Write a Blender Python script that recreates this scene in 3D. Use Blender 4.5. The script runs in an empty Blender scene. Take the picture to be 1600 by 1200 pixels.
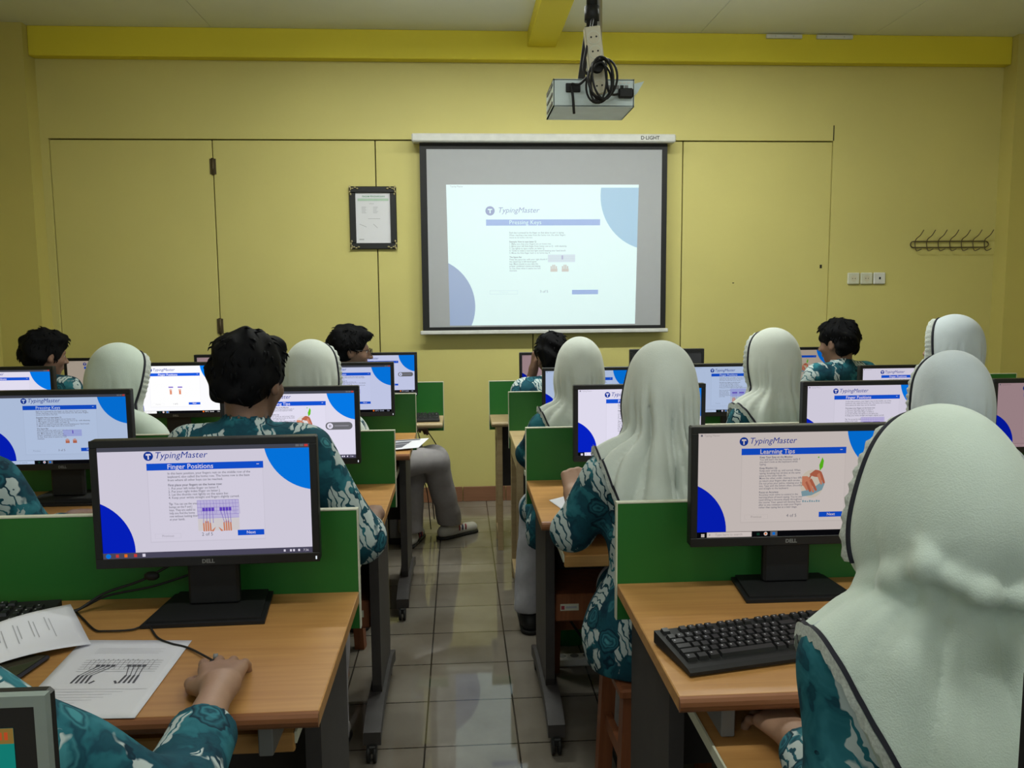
import bpy, math, random
import numpy as np
from mathutils import Vector, Matrix, Euler

# ------------------------------------------------------------------ camera, world, light, exposure
SC = bpy.context.scene
COL = SC.collection
F_PX, PITCH, YAW, ROLL, EYE = 1297.5, -.109, .0628, -.0082, 1.445
_fw = np.array([math.sin(YAW)*math.cos(PITCH), math.cos(YAW)*math.cos(PITCH), math.sin(PITCH)])
_rt = np.array([math.cos(YAW), -math.sin(YAW), 0.])
_up = np.cross(_rt, _fw)
_r2 = _rt*math.cos(ROLL)+_up*math.sin(ROLL)
_u2 = _up*math.cos(ROLL)-_rt*math.sin(ROLL)
cam_data = bpy.data.cameras.new('camera')
cam_data.sensor_fit = 'HORIZONTAL'
cam_data.sensor_width = 36
cam_data.lens = F_PX/1600*36
cam_data.clip_start = .02
cam = bpy.data.objects.new('camera', cam_data)
COL.objects.link(cam)
cam.matrix_world = Matrix(((_r2[0], _u2[0], -_fw[0], 0), (_r2[1], _u2[1], -_fw[1], 0), (_r2[2], _u2[2], -_fw[2], EYE), (0, 0, 0, 1)))
SC.camera = cam
vs = SC.view_settings
vs.view_transform = 'Standard'
vs.look = 'None'
vs.gamma = 1
vs.use_curve_mapping = False
vs.exposure = 0.0
SC.cycles.use_adaptive_sampling = False
world = bpy.data.worlds.new('world')
SC.world = world
world.use_nodes = True
world.node_tree.nodes['Background'].inputs[0].default_value = (.55, .62, .7, 1)
world.node_tree.nodes['Background'].inputs[1].default_value = .25

WX0, WX1, WY0, WY1, CEIL = -2.95, 3.98, -2.6, 5.70, 3.145    # room shell


def area(name, loc, rot, sx, sy, watts, col=(1, 1, 1)):
    d = bpy.data.lights.new(name, 'AREA')
    d.shape = 'RECTANGLE'
    d.size, d.size_y, d.energy, d.color = sx, sy, watts, col
    o = bpy.data.objects.new(name, d)
    COL.objects.link(o)
    o.location, o.rotation_euler = loc, rot
    return o


# daylight through the windows behind and beside the camera
area('window_daylight', (-1.3, WY0+.03, 2.05), (math.radians(90), 0, 0), 1.9, 1.2, 20, (.88, .97, 1))
area('window_daylight', (1.9, WY0+.03, 2.05), (math.radians(90), 0, 0), 1.9, 1.2, 20, (.88, .97, 1))
area('window_daylight', (WX0+.03, -1.2, 2.05), (math.radians(90), 0, math.radians(-90)), 1.8, 1.1, 9, (.88, .97, 1))
area('window_daylight', (WX1-.03, -1.2, 2.05), (math.radians(90), 0, math.radians(90)), 1.8, 1.1, 9, (.88, .97, 1))
LAMPS = [(-.20, 4.1, 33), (1.35, 4.1, 33), (-.20, .9, 12), (1.35, .9, 12)]   # ceiling battens: x, y, watts


def W(px, py, Y):
    """the place at distance Y (metres in front of the camera) seen at a pixel of the 1600x1200 photograph"""
    d = _r2*(px-800)/F_PX-_u2*(py-600)/F_PX+_fw
    q = np.array([0, 0, EYE])+d*Y/d[1]
    return (float(q[0]), float(q[1]), float(q[2]))


# ------------------------------------------------------------------ materials
MATS = {}


def new_mat(name):
    m = bpy.data.materials.new(name)
    m.use_nodes = True
    nt = m.node_tree
    b = nt.nodes['Principled BSDF']
    return m, nt, b


def node(nt, kind, **kw):
    n = nt.nodes.new(kind)
    for k, v in kw.items():
        if k in n.inputs:
            n.inputs[k].default_value = v
        else:
            setattr(n, k, v)
    return n


def plain(name, col, rough=.6, metal=0., var=.06, scale=18, bump=0., spec=.4, sheen=0.):
    """a procedural paint: base colour broken up by a soft noise, optional fine bump"""
    if name in MATS:
        return MATS[name]
    m, nt, b = new_mat(name)
    L = nt.links
    tc = node(nt, 'ShaderNodeTexCoord')
    nz = node(nt, 'ShaderNodeTexNoise', Scale=scale, Detail=4.)
    L.new(tc.outputs['Object'], nz.inputs['Vector'])
    r = node(nt, 'ShaderNodeValToRGB')
    r.color_ramp.elements[0].position = .3
    r.color_ramp.elements[1].position = .7
    r.color_ramp.elements[0].color = (*[c*(1-var) for c in col], 1)
    r.color_ramp.elements[1].color = (*[min(1, c*(1+var)) for c in col], 1)
    L.new(nz.outputs['Fac'], r.inputs['Fac'])
    L.new(r.outputs['Color'], b.inputs['Base Color'])
    b.inputs['Roughness'].default_value = rough
    b.inputs['Metallic'].default_value = metal
    b.inputs['Specular IOR Level'].default_value = spec
    if sheen:
        b.inputs['Sheen Weight'].default_value = sheen
    if bump:
        n2 = node(nt, 'ShaderNodeTexNoise', Scale=scale*9, Detail=3.)
        L.new(tc.outputs['Object'], n2.inputs['Vector'])
        bp = node(nt, 'ShaderNodeBump', Strength=bump, Distance=.004)
        L.new(n2.outputs['Fac'], bp.inputs['Height'])
        L.new(bp.outputs['Normal'], b.inputs['Normal'])
    MATS[name] = m
    return m


def glow(name, col, strength=1., sample=False):
    if name in MATS:
        return MATS[name]
    m = bpy.data.materials.new(name)
    m.use_nodes = True
    nt = m.node_tree
    nt.nodes.clear()
    e = node(nt, 'ShaderNodeEmission', Color=(*col, 1), Strength=strength)
    o = node(nt, 'ShaderNodeOutputMaterial')
    nt.links.new(e.outputs[0], o.inputs['Surface'])
    m.cycles.emission_sampling = 'FRONT' if sample else 'NONE'
    MATS[name] = m
    return m


def s2l(*c):
    return tuple(((v/255+.055)/1.055)**2.4 if v > 10 else v/255/12.92 for v in c)


def wall_mat(name, col, low=None):
    m, nt, b = new_mat(name)
    L = nt.links
    tc = node(nt, 'ShaderNodeTexCoord')
    big = node(nt, 'ShaderNodeTexNoise', Scale=.9, Detail=5.)
    fine = node(nt, 'ShaderNodeTexNoise', Scale=55., Detail=3.)
    L.new(tc.outputs['Object'], big.inputs['Vector'])
    L.new(tc.outputs['Object'], fine.inputs['Vector'])
    r = node(nt, 'ShaderNodeValToRGB')
    r.color_ramp.elements[0].position = .35
    r.color_ramp.elements[1].position = .65
    r.color_ramp.elements[0].color = (*[c*.95 for c in col], 1)
    r.color_ramp.elements[1].color = (*[min(1, c*1.04) for c in col], 1)
    L.new(big.outputs['Fac'], r.inputs['Fac'])
    L.new(r.outputs['Color'], b.inputs['Base Color'])
    b.inputs['Roughness'].default_value = .55
    b.inputs['Specular IOR Level'].default_value = .3
    bp = node(nt, 'ShaderNodeBump', Strength=.12, Distance=.003)
    L.new(fine.outputs['Fac'], bp.inputs['Height'])
    L.new(bp.outputs['Normal'], b.inputs['Normal'])
    return m


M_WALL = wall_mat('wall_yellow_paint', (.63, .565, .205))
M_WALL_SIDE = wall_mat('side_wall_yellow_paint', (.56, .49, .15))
M_BEAM = wall_mat('beam_yellow_paint', (.76, .65, .05))
M_CEIL = wall_mat('ceiling_grey_board', (.78, .81, .82))
M_DARKGAP = plain('dark_gap', (.03, .026, .012), .9)


def tile_mat():
    m, nt, b = new_mat('floor_tile')
    L = nt.links
    tc = node(nt, 'ShaderNodeTexCoord')
    mp = node(nt, 'ShaderNodeMapping')
    mp.inputs['Location'].default_value = (.1293, -2.533, 0)
    L.new(tc.outputs['Object'], mp.inputs['Vector'])
    br = node(nt, 'ShaderNodeTexBrick', offset=0., offset_frequency=1, squash=1.)
    br.inputs['Color1'].default_value = (.215, .192, .160, 1)
    br.inputs['Color2'].default_value = (.19, .168, .14, 1)
    br.inputs['Mortar'].default_value = (.035, .03, .024, 1)
    br.inputs['Scale'].default_value = 1.
    br.inputs['Mortar Size'].default_value = .003
    br.inputs['Mortar Smooth'].default_value = .1
    br.inputs['Brick Width'].default_value = .3
    br.inputs['Row Height'].default_value = .3
    L.new(mp.outputs['Vector'], br.inputs['Vector'])
    nz = node(nt, 'ShaderNodeTexNoise', Scale=2.5, Detail=6.)
    L.new(tc.outputs['Object'], nz.inputs['Vector'])
    r = node(nt, 'ShaderNodeValToRGB')
    r.color_ramp.elements[0].position = .35
    r.color_ramp.elements[0].color = (.62, .59, .55, 1)
    r.color_ramp.elements[1].position = .62
    r.color_ramp.elements[1].color = (1, 1, 1, 1)
    L.new(nz.outputs['Fac'], r.inputs['Fac'])
    mx = node(nt, 'ShaderNodeMixRGB', blend_type='MULTIPLY')
    mx.inputs['Fac'].default_value = 1
    L.new(br.outputs['Color'], mx.inputs[1])
    L.new(r.outputs['Color'], mx.inputs[2])
    L.new(mx.outputs['Color'], b.inputs['Base Color'])
    b.inputs['Roughness'].default_value = .12
    b.inputs['Specular IOR Level'].default_value = .5
    rr = node(nt, 'ShaderNodeMapRange')
    rr.inputs['To Min'].default_value = .015
    rr.inputs['To Max'].default_value = .06
    L.new(nz.outputs['Fac'], rr.inputs['Value'])
    L.new(rr.outputs['Result'], b.inputs['Roughness'])
    bp = node(nt, 'ShaderNodeBump', Strength=.5, Distance=.002)
    bp.invert = True
    L.new(br.outputs['Fac'], bp.inputs['Height'])
    L.new(bp.outputs['Normal'], b.inputs['Normal'])
    return m


M_TILE = tile_mat()


def wood_mat(name, c1, c2, scale=2.2, rough=.38, axis=0):
    m, nt, b = new_mat(name)
    L = nt.links
    tc = node(nt, 'ShaderNodeTexCoord')
    mp = node(nt, 'ShaderNodeMapping')
    sc = [22, 22, 22]
    sc[axis] = 1.3
    mp.inputs['Scale'].default_value = sc
    L.new(tc.outputs['Object'], mp.inputs['Vector'])
    nz = node(nt, 'ShaderNodeTexNoise', Scale=scale, Detail=6., Distortion=.6)
    L.new(mp.outputs['Vector'], nz.inputs['Vector'])
    r = node(nt, 'ShaderNodeValToRGB')
    r.color_ramp.elements[0].position = .32
    r.color_ramp.elements[0].color = (*c1, 1)
    r.color_ramp.elements[1].position = .66
    r.color_ramp.elements[1].color = (*c2, 1)
    L.new(nz.outputs['Fac'], r.inputs['Fac'])
    L.new(r.outputs['Color'], b.inputs['Base Color'])
    b.inputs['Roughness'].default_value = rough
    b.inputs['Specular IOR Level'].default_value = .35
    bp = node(nt, 'ShaderNodeBump', Strength=.06, Distance=.002)
    L.new(nz.outputs['Fac'], bp.inputs['Height'])
    L.new(bp.outputs['Normal'], b.inputs['Normal'])
    return m


M_WOOD = wood_mat('desk_beech_laminate', (.41, .20, .062), (.50, .26, .085))
M_WOOD_PALE = wood_mat('desk_pale_laminate', (.40, .29, .15), (.47, .35, .19))
M_EDGE = wood_mat('desk_edge_band', (.22, .085, .035), (.27, .11, .05))
M_STOOLW = wood_mat('stool_red_wood', (.20, .065, .028), (.28, .10, .042), axis=2)
M_GREEN = plain('divider_green', (.018, .145, .022), .45, var=.04, scale=3)
M_CREAM = plain('cream_edge', (.62, .62, .50), .5)
M_DARKLAM = plain('dark_grey_laminate', (.045, .04, .04), .5, var=.1)
M_CASTER = plain('black_rubber', (.012, .012, .012), .55)
M_BLACK = plain('black_plastic', (.012, .012, .013), .42, var=.05, scale=60)
M_BLACK2 = plain('black_matt_plastic', (.009, .009, .010), .6, var=.05, scale=60)
M_SCREWHITE = plain('white_painted_metal', (.62, .62, .60), .4)
M_FABRIC = plain('projection_fabric', (.40, .41, .44), .85, var=.01)
M_PROJ = plain('projector_silver_plastic', (.60, .70, .71), .42)
M_STRIP = plain('ivory_plastic', (.60, .56, .42), .45)
M_METAL = plain('brushed_steel', (.45, .45, .45), .35, metal=.9)
M_WIRE = plain('dull_bronze_wire', (.10, .075, .04), .5, metal=.5)
M_PAPER = plain('white_paper', (.74, .74, .80), .8, var=.01)
M_INK = plain('grey_print_ink', (.10, .10, .12), .8)
M_INKL = plain('pale_print_ink', (.42, .42, .46), .8)
M_WHITEPL = plain('white_plastic', (.66, .66, .64), .4)
M_GOLD = plain('tarnished_gold', (.42, .36, .20), .5, metal=.4)
M_GREY = plain('grey_plastic', (.20, .20, .20), .5)
M_SKIRT = wood_mat('brown_skirting_tile', (.22, .10, .055), (.26, .125, .07), rough=.3)
M_GREENPL = plain('green_plastic', (.02, .22, .06), .4)
M_SHOE = plain('white_shoe_leather', (.50, .48, .45), .5)
M_RED = plain('dark_red_stripe', (.35, .04, .06), .5)
M_NAVY = plain('navy_piping', (.010, .010, .020), .7)
M_LACE = plain('white_lace', (.62, .66, .62), .8, var=.2, scale=260, bump=.6)
M_SKIN = plain('brown_skin', (.33, .19, .125), .55, var=.06, scale=30, bump=.05)
M_SKIN_D = plain('dark_brown_skin', (.20, .11, .075), .55, var=.06, scale=30, bump=.05)
M_HAIR = plain('black_hair', (.004, .004, .005), .7, var=.3, scale=90, bump=.3, spec=.08)
M_TROUSER = plain('grey_trouser_cloth', (.31, .29, .30), .85, scale=40, bump=.2)
M_SKIRTCL = plain('pale_grey_skirt_cloth', (.42, .42, .46), .85, scale=40, bump=.2)
M_EYEW = plain('eye_white', (.6, .6, .58), .3)
M_BAG = plain('navy_fabric', (.02, .03, .10), .8, bump=.3)


def hijab_mat(name, col):
    m, nt, b = new_mat(name)
    L = nt.links
    tc = node(nt, 'ShaderNodeTexCoord')
    nz = node(nt, 'ShaderNodeTexNoise', Scale=6., Detail=4.)
    L.new(tc.outputs['Object'], nz.inputs['Vector'])
    r = node(nt, 'ShaderNodeValToRGB')
    r.color_ramp.elements[0].position = .3
    r.color_ramp.elements[0].color = (*[c*.93 for c in col], 1)
    r.color_ramp.elements[1].position = .7
    r.color_ramp.elements[1].color = (*[c*1.04 for c in col], 1)
    L.new(nz.outputs['Fac'], r.inputs['Fac'])
    L.new(r.outputs['Color'], b.inputs['Base Color'])
    b.inputs['Roughness'].default_value = .9
    b.inputs['Specular IOR Level'].default_value = .15
    b.inputs['Sheen Weight'].default_value = .3
    w = node(nt, 'ShaderNodeTexNoise', Scale=420., Detail=2.)
    L.new(tc.outputs['Object'], w.inputs['Vector'])
    w2 = node(nt, 'ShaderNodeTexNoise', Scale=34., Detail=3.)
    L.new(tc.outputs['Object'], w2.inputs['Vector'])
    ad = node(nt, 'ShaderNodeMath', operation='ADD')
    L.new(w.outputs['Fac'], ad.inputs[0])
    L.new(w2.outputs['Fac'], ad.inputs[1])
    bp = node(nt, 'ShaderNodeBump', Strength=.25, Distance=.003)
    L.new(ad.outputs[0], bp.inputs['Height'])
    L.new(bp.outputs['Normal'], b.inputs['Normal'])
    return m


M_HIJ = {'green': hijab_mat('hijab_cloth_greenish_white', (.55, .63, .56)),
         'white': hijab_mat('hijab_cloth_white', (.58, .62, .57)),
         'blue': hijab_mat('hijab_cloth_bluish_white', (.54, .60, .64))}


def batik():
    """teal batik: flowing off-white cloud shapes, teal and dark blue-green blots with scalloped rims and streaks"""
    m, nt, b = new_mat('teal_batik_cloth')
    L = nt.links
    tc = node(nt, 'ShaderNodeTexCoord')
    oi = node(nt, 'ShaderNodeObjectInfo')
    mu = node(nt, 'ShaderNodeVectorMath', operation='SCALE')
    mu.inputs['Scale'].default_value = 7.
    cb = node(nt, 'ShaderNodeCombineXYZ')
    for i in range(3):
        L.new(oi.outputs['Random'], cb.inputs[i])
    L.new(cb.outputs[0], mu.inputs[0])
    av = node(nt, 'ShaderNodeVectorMath', operation='ADD')
    L.new(tc.outputs['Object'], av.inputs[0])
    L.new(mu.outputs[0], av.inputs[1])
    # scalloped domain warp
    wz = node(nt, 'ShaderNodeTexNoise', Scale=30., Detail=2.)
    L.new(av.outputs[0], wz.inputs['Vector'])
    ws = node(nt, 'ShaderNodeVectorMath', operation='SCALE')
    ws.inputs['Scale'].default_value = .034
    L.new(wz.outputs['Color'], ws.inputs[0])
    wv = node(nt, 'ShaderNodeVectorMath', operation='ADD')
    L.new(av.outputs[0], wv.inputs[0])
    L.new(ws.outputs[0], wv.inputs[1])
    mp = node(nt, 'ShaderNodeMapping')
    mp.inputs['Rotation'].default_value = (.3, .65, .2)
    mp.inputs['Scale'].default_value = (1.35, 1, .62)
    L.new(wv.outputs[0], mp.inputs['Vector'])
    n1 = node(nt, 'ShaderNodeTexNoise', Scale=9.5, Detail=1.5, Distortion=.5)
    L.new(mp.outputs[0], n1.inputs['Vector'])
    n2 = node(nt, 'ShaderNodeTexNoise', Scale=13., Detail=3., Distortion=.7)
    L.new(wv.outputs[0], n2.inputs['Vector'])
    wave = node(nt, 'ShaderNodeTexWave', Scale=17., Distortion=6., Detail=2.)
    L.new(mp.outputs[0], wave.inputs['Vector'])
    vo = node(nt, 'ShaderNodeTexVoronoi', Scale=12.)
    L.new(wv.outputs[0], vo.inputs['Vector'])
    blots = node(nt, 'ShaderNodeValToRGB')
    e = blots.color_ramp.elements
    e[0].position, e[0].color = .34, (.006, .035, .060, 1)
    e[1].position, e[1].color = .70, (.030, .17, .215, 1)
    x = blots.color_ramp.elements.new(.47)
    x.color = (.009, .07, .10, 1)
    x = blots.color_ramp.elements.new(.53)
    x.color = (.008, .055, .085, 1)
    x = blots.color_ramp.elements.new(.58)
    x.color = (.016, .12, .155, 1)
    L.new(n2.outputs['Fac'], blots.inputs['Fac'])
    rings = node(nt, 'ShaderNodeValToRGB')
    e = rings.color_ramp.elements
    e[0].position, e[0].color = .10, (1, 1, 1, 1)
    e[1].position, e[1].color = .34, (0, 0, 0, 1)
    x = rings.color_ramp.elements.new(.16)
    x.color = (0, 0, 0, 1)
    x = rings.color_ramp.elements.new(.22)
    x.color = (.7, .7, .7, 1)
    x = rings.color_ramp.elements.new(.27)
    x.color = (0, 0, 0, 1)
    L.new(vo.outputs['Distance'], rings.inputs['Fac'])
    m1 = node(nt, 'ShaderNodeMixRGB')
    m1.inputs[2].default_value = (.05, .23, .27, 1)
    L.new(rings.outputs['Color'], m1.inputs['Fac'])
    L.new(blots.outputs['Color'], m1.inputs[1])
    cloud = node(nt, 'ShaderNodeValToRGB')
    cloud.color_ramp.elements[0].position = .50
    cloud.color_ramp.elements[1].position = .515
    L.new(n1.outputs['Fac'], cloud.inputs['Fac'])
    streak = node(nt, 'ShaderNodeValToRGB')
    streak.color_ramp.elements[0].position = .13
    streak.color_ramp.elements[1].position = .19
    L.new(wave.outputs['Fac'], streak.inputs['Fac'])
    mm = node(nt, 'ShaderNodeMath', operation='MULTIPLY')
    L.new(cloud.outputs['Color'], mm.inputs[0])
    L.new(streak.outputs['Color'], mm.inputs[1])
    m2 = node(nt, 'ShaderNodeMixRGB')
    m2.inputs[2].default_value = (.46, .53, .53, 1)
    L.new(mm.outputs[0], m2.inputs['Fac'])
    L.new(m1.outputs[0], m2.inputs[1])
    # dark scalloped flower heads with teal rings, lying over the clouds
    fl = node(nt, 'ShaderNodeValToRGB')
    e = fl.color_ramp.elements
    e[0].position, e[0].color = .05, (.06, .26, .31, 1)
    e[1].position, e[1].color = .34, (.004, .025, .045, 1)
    for p_, c_ in ((.11, (.008, .05, .08, 1)), (.17, (.035, .19, .24, 1)), (.22, (.006, .04, .065, 1)), (.27, (.02, .12, .16, 1))):
        x = fl.color_ramp.elements.new(p_)
        x.color = c_
    L.new(vo.outputs['Distance'], fl.inputs['Fac'])
    msk = node(nt, 'ShaderNodeValToRGB')
    msk.color_ramp.elements[0].position, msk.color_ramp.elements[0].color = .36, (1, 1, 1, 1)
    msk.color_ramp.elements[1].position, msk.color_ramp.elements[1].color = .38, (0, 0, 0, 1)
    L.new(vo.outputs['Distance'], msk.inputs['Fac'])
    sel = node(nt, 'ShaderNodeSeparateColor')
    L.new(vo.outputs['Color'], sel.inputs[0])
    gt = node(nt, 'ShaderNodeMath', operation='GREATER_THAN')
    gt.inputs[1].default_value = .42
    L.new(sel.outputs[0], gt.inputs[0])
    mk = node(nt, 'ShaderNodeMath', operation='MULTIPLY')
    L.new(msk.outputs['Color'], mk.inputs[0])
    L.new(gt.outputs[0], mk.inputs[1])
    m3 = node(nt, 'ShaderNodeMixRGB')
    L.new(mk.outputs[0], m3.inputs['Fac'])
    L.new(m2.outputs[0], m3.inputs[1])
    L.new(fl.outputs['Color'], m3.inputs[2])
    L.new(m3.outputs[0], b.inputs['Base Color'])
    b.inputs['Roughness'].default_value = .85
    b.inputs['Specular IOR Level'].default_value = .2
    fz = node(nt, 'ShaderNodeTexNoise', Scale=45., Detail=3.)
    L.new(tc.outputs['Object'], fz.inputs['Vector'])
    bp = node(nt, 'ShaderNodeBump', Strength=.2, Distance=.004)
    L.new(fz.outputs['Fac'], bp.inputs['Height'])
    L.new(bp.outputs['Normal'], b.inputs['Normal'])
    return m


M_BATIK = batik()


# ------------------------------------------------------------------ object helpers
def tag(o, label=None, cat=None, group=None, kind=None):
    if label:
        o['label'] = label
    if cat:
        o['category'] = cat
    if group:
        o['group'] = group
    if kind:
        o['kind'] = kind
    return o


def empty(name, loc=(0, 0, 0), rz=0., label=None, cat=None, group=None):
    o = bpy.data.objects.new(name, None)
    o.empty_display_size = .05
    COL.objects.link(o)
    o.location = loc
    o.rotation_euler = (0, 0, rz)
    return tag(o, label, cat, group)


class MB:
    """collects shapes, then links them as one mesh object"""

    def __init__(self):
        self.v, self.f, self.mi, self.mats, self.sm = [], [], [], [], []

    def _m(self, mat):
        if mat not in self.mats:
            self.mats.append(mat)
        return self.mats.index(mat)

    def add(self, vs_, fs, mat, smooth=False):
        k, i = len(self.v), self._m(mat)
        self.v += [tuple(p) for p in vs_]
        for q in fs:
            self.f.append([a+k for a in q])
            self.mi.append(i)
            self.sm.append(smooth)
        return self

    def box(self, a, b, mat, bev=0.):
        (x0, y0, z0), (x1, y1, z1) = a, b
        if bev <= 0:
            vs_ = [(x, y, z) for x in (x0, x1) for y in (y0, y1) for z in (z0, z1)]
            return self.add(vs_, [(0, 1, 3, 2), (4, 6, 7, 5), (0, 4, 5, 1), (2, 3, 7, 6), (0, 2, 6, 4), (1, 5, 7, 3)], mat)
        t = min(bev, (x1-x0)/2.01, (y1-y0)/2.01, (z1-z0)/2.01)
        vs_, idx = [], {}
        for sx in (0, 1):
            for sy in (0, 1):
                for sz in (0, 1):
                    X, Y, Z = (x0, x1)[sx], (y0, y1)[sy], (z0, z1)[sz]
                    dx, dy, dz = (t, -t)[sx], (t, -t)[sy], (t, -t)[sz]
                    idx[sx, sy, sz] = len(vs_)
                    vs_ += [(X, Y+dy, Z+dz), (X+dx, Y, Z+dz), (X+dx, Y+dy, Z)]
        fs = []
        for ax in range(3):
            o1, o2 = [(1, 2), (2, 0), (0, 1)][ax]
            for s in (0, 1):
                q = []
                for (p1, p2) in ((0, 0), (1, 0), (1, 1), (0, 1)):
                    c = [0, 0, 0]
                    c[ax], c[o1], c[o2] = s, p1, p2
                    q.append(idx[tuple(c)]+ax)
                fs.append(q if s else q[::-1])
            for s1 in (0, 1):
                for s2 in (0, 1):
                    c0, c1 = [0, 0, 0], [0, 0, 0]
                    c0[o1], c0[o2], c0[ax] = s1, s2, 0
                    c1[o1], c1[o2], c1[ax] = s1, s2, 1
                    i0, i1 = idx[tuple(c0)], idx[tuple(c1)]
                    q = [i0+o1, i1+o1, i1+o2, i0+o2]
                    fs.append(q if (s1 == s2) else q[::-1])
        for (sx, sy, sz), i in idx.items():
            q = [i, i+1, i+2]
            fs.append(q if (sx+sy+sz) % 2 else q[::-1])
        return self.add(vs_, fs, mat)

    def prism(self, poly, axis, a, b, mat):
        """a polygon in the plane across an axis, pushed from a to b along it"""
        def P(p, t):
            q = [0, 0, 0]
            q[axis] = t
            o = [k for k in range(3) if k != axis]
            q[o[0]], q[o[1]] = p
            return tuple(q)
        n = len(poly)
        vs_ = [P(p, a) for p in poly]+[P(p, b) for p in poly]
        fs = [list(range(n))[::-1], list(range(n, 2*n))]+[(i, (i+1) % n, n+(i+1) % n, n+i) for i in range(n)]
        return self.add(vs_, fs, mat)

    def tube(self, pts, r, mat, n=8, closed=False, caps=True):
        pts = [Vector(p) for p in pts]
        rs = r if isinstance(r, (list, tuple)) else [r]*len(pts)
        N = len(pts)
        vs_, up = [], None
        for i, p in enumerate(pts):
            if closed:
                t = pts[(i+1) % N]-pts[i-1]
            else:
                t = pts[min(i+1, N-1)]-pts[max(i-1, 0)]
            t = t.normalized() if t.length > 1e-9 else Vector((0, 0, 1))
            if up is None:
                up = t.orthogonal().normalized()
            else:
                up = (up-t*up.dot(t))
                up = up.normalized() if up.length > 1e-6 else t.orthogonal().normalized()
            s = t.cross(up)
            for k in range(n):
                a = 2*math.pi*k/n
                vs_.append(p+(up*math.cos(a)+s*math.sin(a))*rs[i])
        fs = []
        for i in range(N if closed else N-1):
            j = (i+1) % N
            for k in range(n):
                fs.append((i*n+k, i*n+(k+1) % n, j*n+(k+1) % n, j*n+k))
        if caps and not closed:
            fs.append(list(range(n))[::-1])
            fs.append([(N-1)*n+k for k in range(n)])
        return self.add(vs_, fs, mat, True)

    def cyl(self, a, b, r, mat, n=20, r2=None):
        self.tube([a, b], [r, r if r2 is None else r2], mat, n)
        for q in range(n):
            self.sm[-3-q] = False if n < 9 else True
        self.sm[-1] = self.sm[-2] = False
        return self

    def ball(self, c, r, mat, n=12):
        r = (r, r, r) if not isinstance(r, (tuple, list)) else r
        vs_ = [(c[0], c[1], c[2]-r[2])]
        for i in range(1, n//2):
            t = math.pi*i/(n//2)-math.pi/2
            for k in range(n):
                a = 2*math.pi*k/n
                vs_.append((c[0]+r[0]*math.cos(t)*math.cos(a), c[1]+r[1]*math.cos(t)*math.sin(a), c[2]+r[2]*math.sin(t)))
        vs_.append((c[0], c[1], c[2]+r[2]))
        fs = [(0, 1+(k+1) % n, 1+k) for k in range(n)]
        R = n//2-1
        for i in range(R-1):
            for k in range(n):
                fs.append((1+i*n+k, 1+i*n+(k+1) % n, 1+(i+1)*n+(k+1) % n, 1+(i+1)*n+k))
        t = len(vs_)-1
        fs += [(1+(R-1)*n+k, 1+(R-1)*n+(k+1) % n, t) for k in range(n)]
        return self.add(vs_, fs, mat, True)

    def build(self, name, parent=None, loc=None):
        me = bpy.data.meshes.new(name)
        me.from_pydata(self.v, [], self.f)
        for m in self.mats:
            me.materials.append(m)
        me.polygons.foreach_set('material_index', self.mi)
        me.polygons.foreach_set('use_smooth', self.sm)
        me.update()
        o = bpy.data.objects.new(name, me)
        COL.objects.link(o)
        if parent is not None:
            o.parent = parent
        if loc is not None:
            o.location = loc
        return o


def copy_tree(o, parent=None):
    c = o.copy()
    COL.objects.link(c)
    c.parent = parent
    for ch in [x for x in list(o.children)]:
        copy_tree(ch, c)
    return c


def struct(name, mb):
    return tag(mb.build(name), kind='structure')


def catmull(pts, n=8):
    P = [Vector(p) for p in pts]
    P = [P[0]*2-P[1]]+P+[P[-1]*2-P[-2]]
    out = []
    for i in range(1, len(P)-2):
        for k in range(n):
            t = k/n
            a, b, c, d = P[i-1], P[i], P[i+1], P[i+2]
            out.append(.5*((2*b)+(c-a)*t+(2*a-5*b+4*c-d)*t*t+(3*b-a-3*c+d)*t**3))
    out.append(P[-2])
    return out


_tc = {}


def text_geo(s, size=1., bold=0., shear=0., align='LEFT'):
    """flat glyph outlines as (verts2d, faces)"""
    key = (s, bold, shear, align)
    if key not in _tc:
        cu = bpy.data.curves.new('t', 'FONT')
        cu.body, cu.size, cu.shear, cu.offset, cu.align_x = s, 1., shear, bold, align
        cu.resolution_u = 2
        o = bpy.data.objects.new('t', cu)
        COL.objects.link(o)
        dg = bpy.context.evaluated_depsgraph_get()
        me = bpy.data.meshes.new_from_object(o.evaluated_get(dg))
        _tc[key] = ([(v.co.x, v.co.y) for v in me.vertices], [tuple(p.vertices) for p in me.polygons])
        bpy.data.objects.remove(o)
        bpy.data.curves.remove(cu)
        bpy.data.meshes.remove(me)
    v, f = _tc[key]
    return [(x*size, y*size) for x, y in v], f


def clip_rect(poly, x0, y0, x1, y1):
    for ax, lim, sg in ((0, x0, 1), (0, x1, -1), (1, y0, 1), (1, y1, -1)):
        out = []
        for i in range(len(poly)):
            a, b = poly[i], poly[(i+1) % len(poly)]
            da, db = sg*(a[ax]-lim), sg*(b[ax]-lim)
            if da >= 0:
                out.append(a)
            if (da >= 0) != (db >= 0):
                t = da/(da-db)
                out.append((a[0]+(b[0]-a[0])*t, a[1]+(b[1]-a[1])*t))
        poly = out
        if not poly:
            break
    return poly


def circle(cx, cy, r, n=72, ry=None):
    return [(cx+r*math.cos(2*math.pi*k/n), cy+(ry or r)*math.sin(2*math.pi*k/n)) for k in range(n)]


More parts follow.
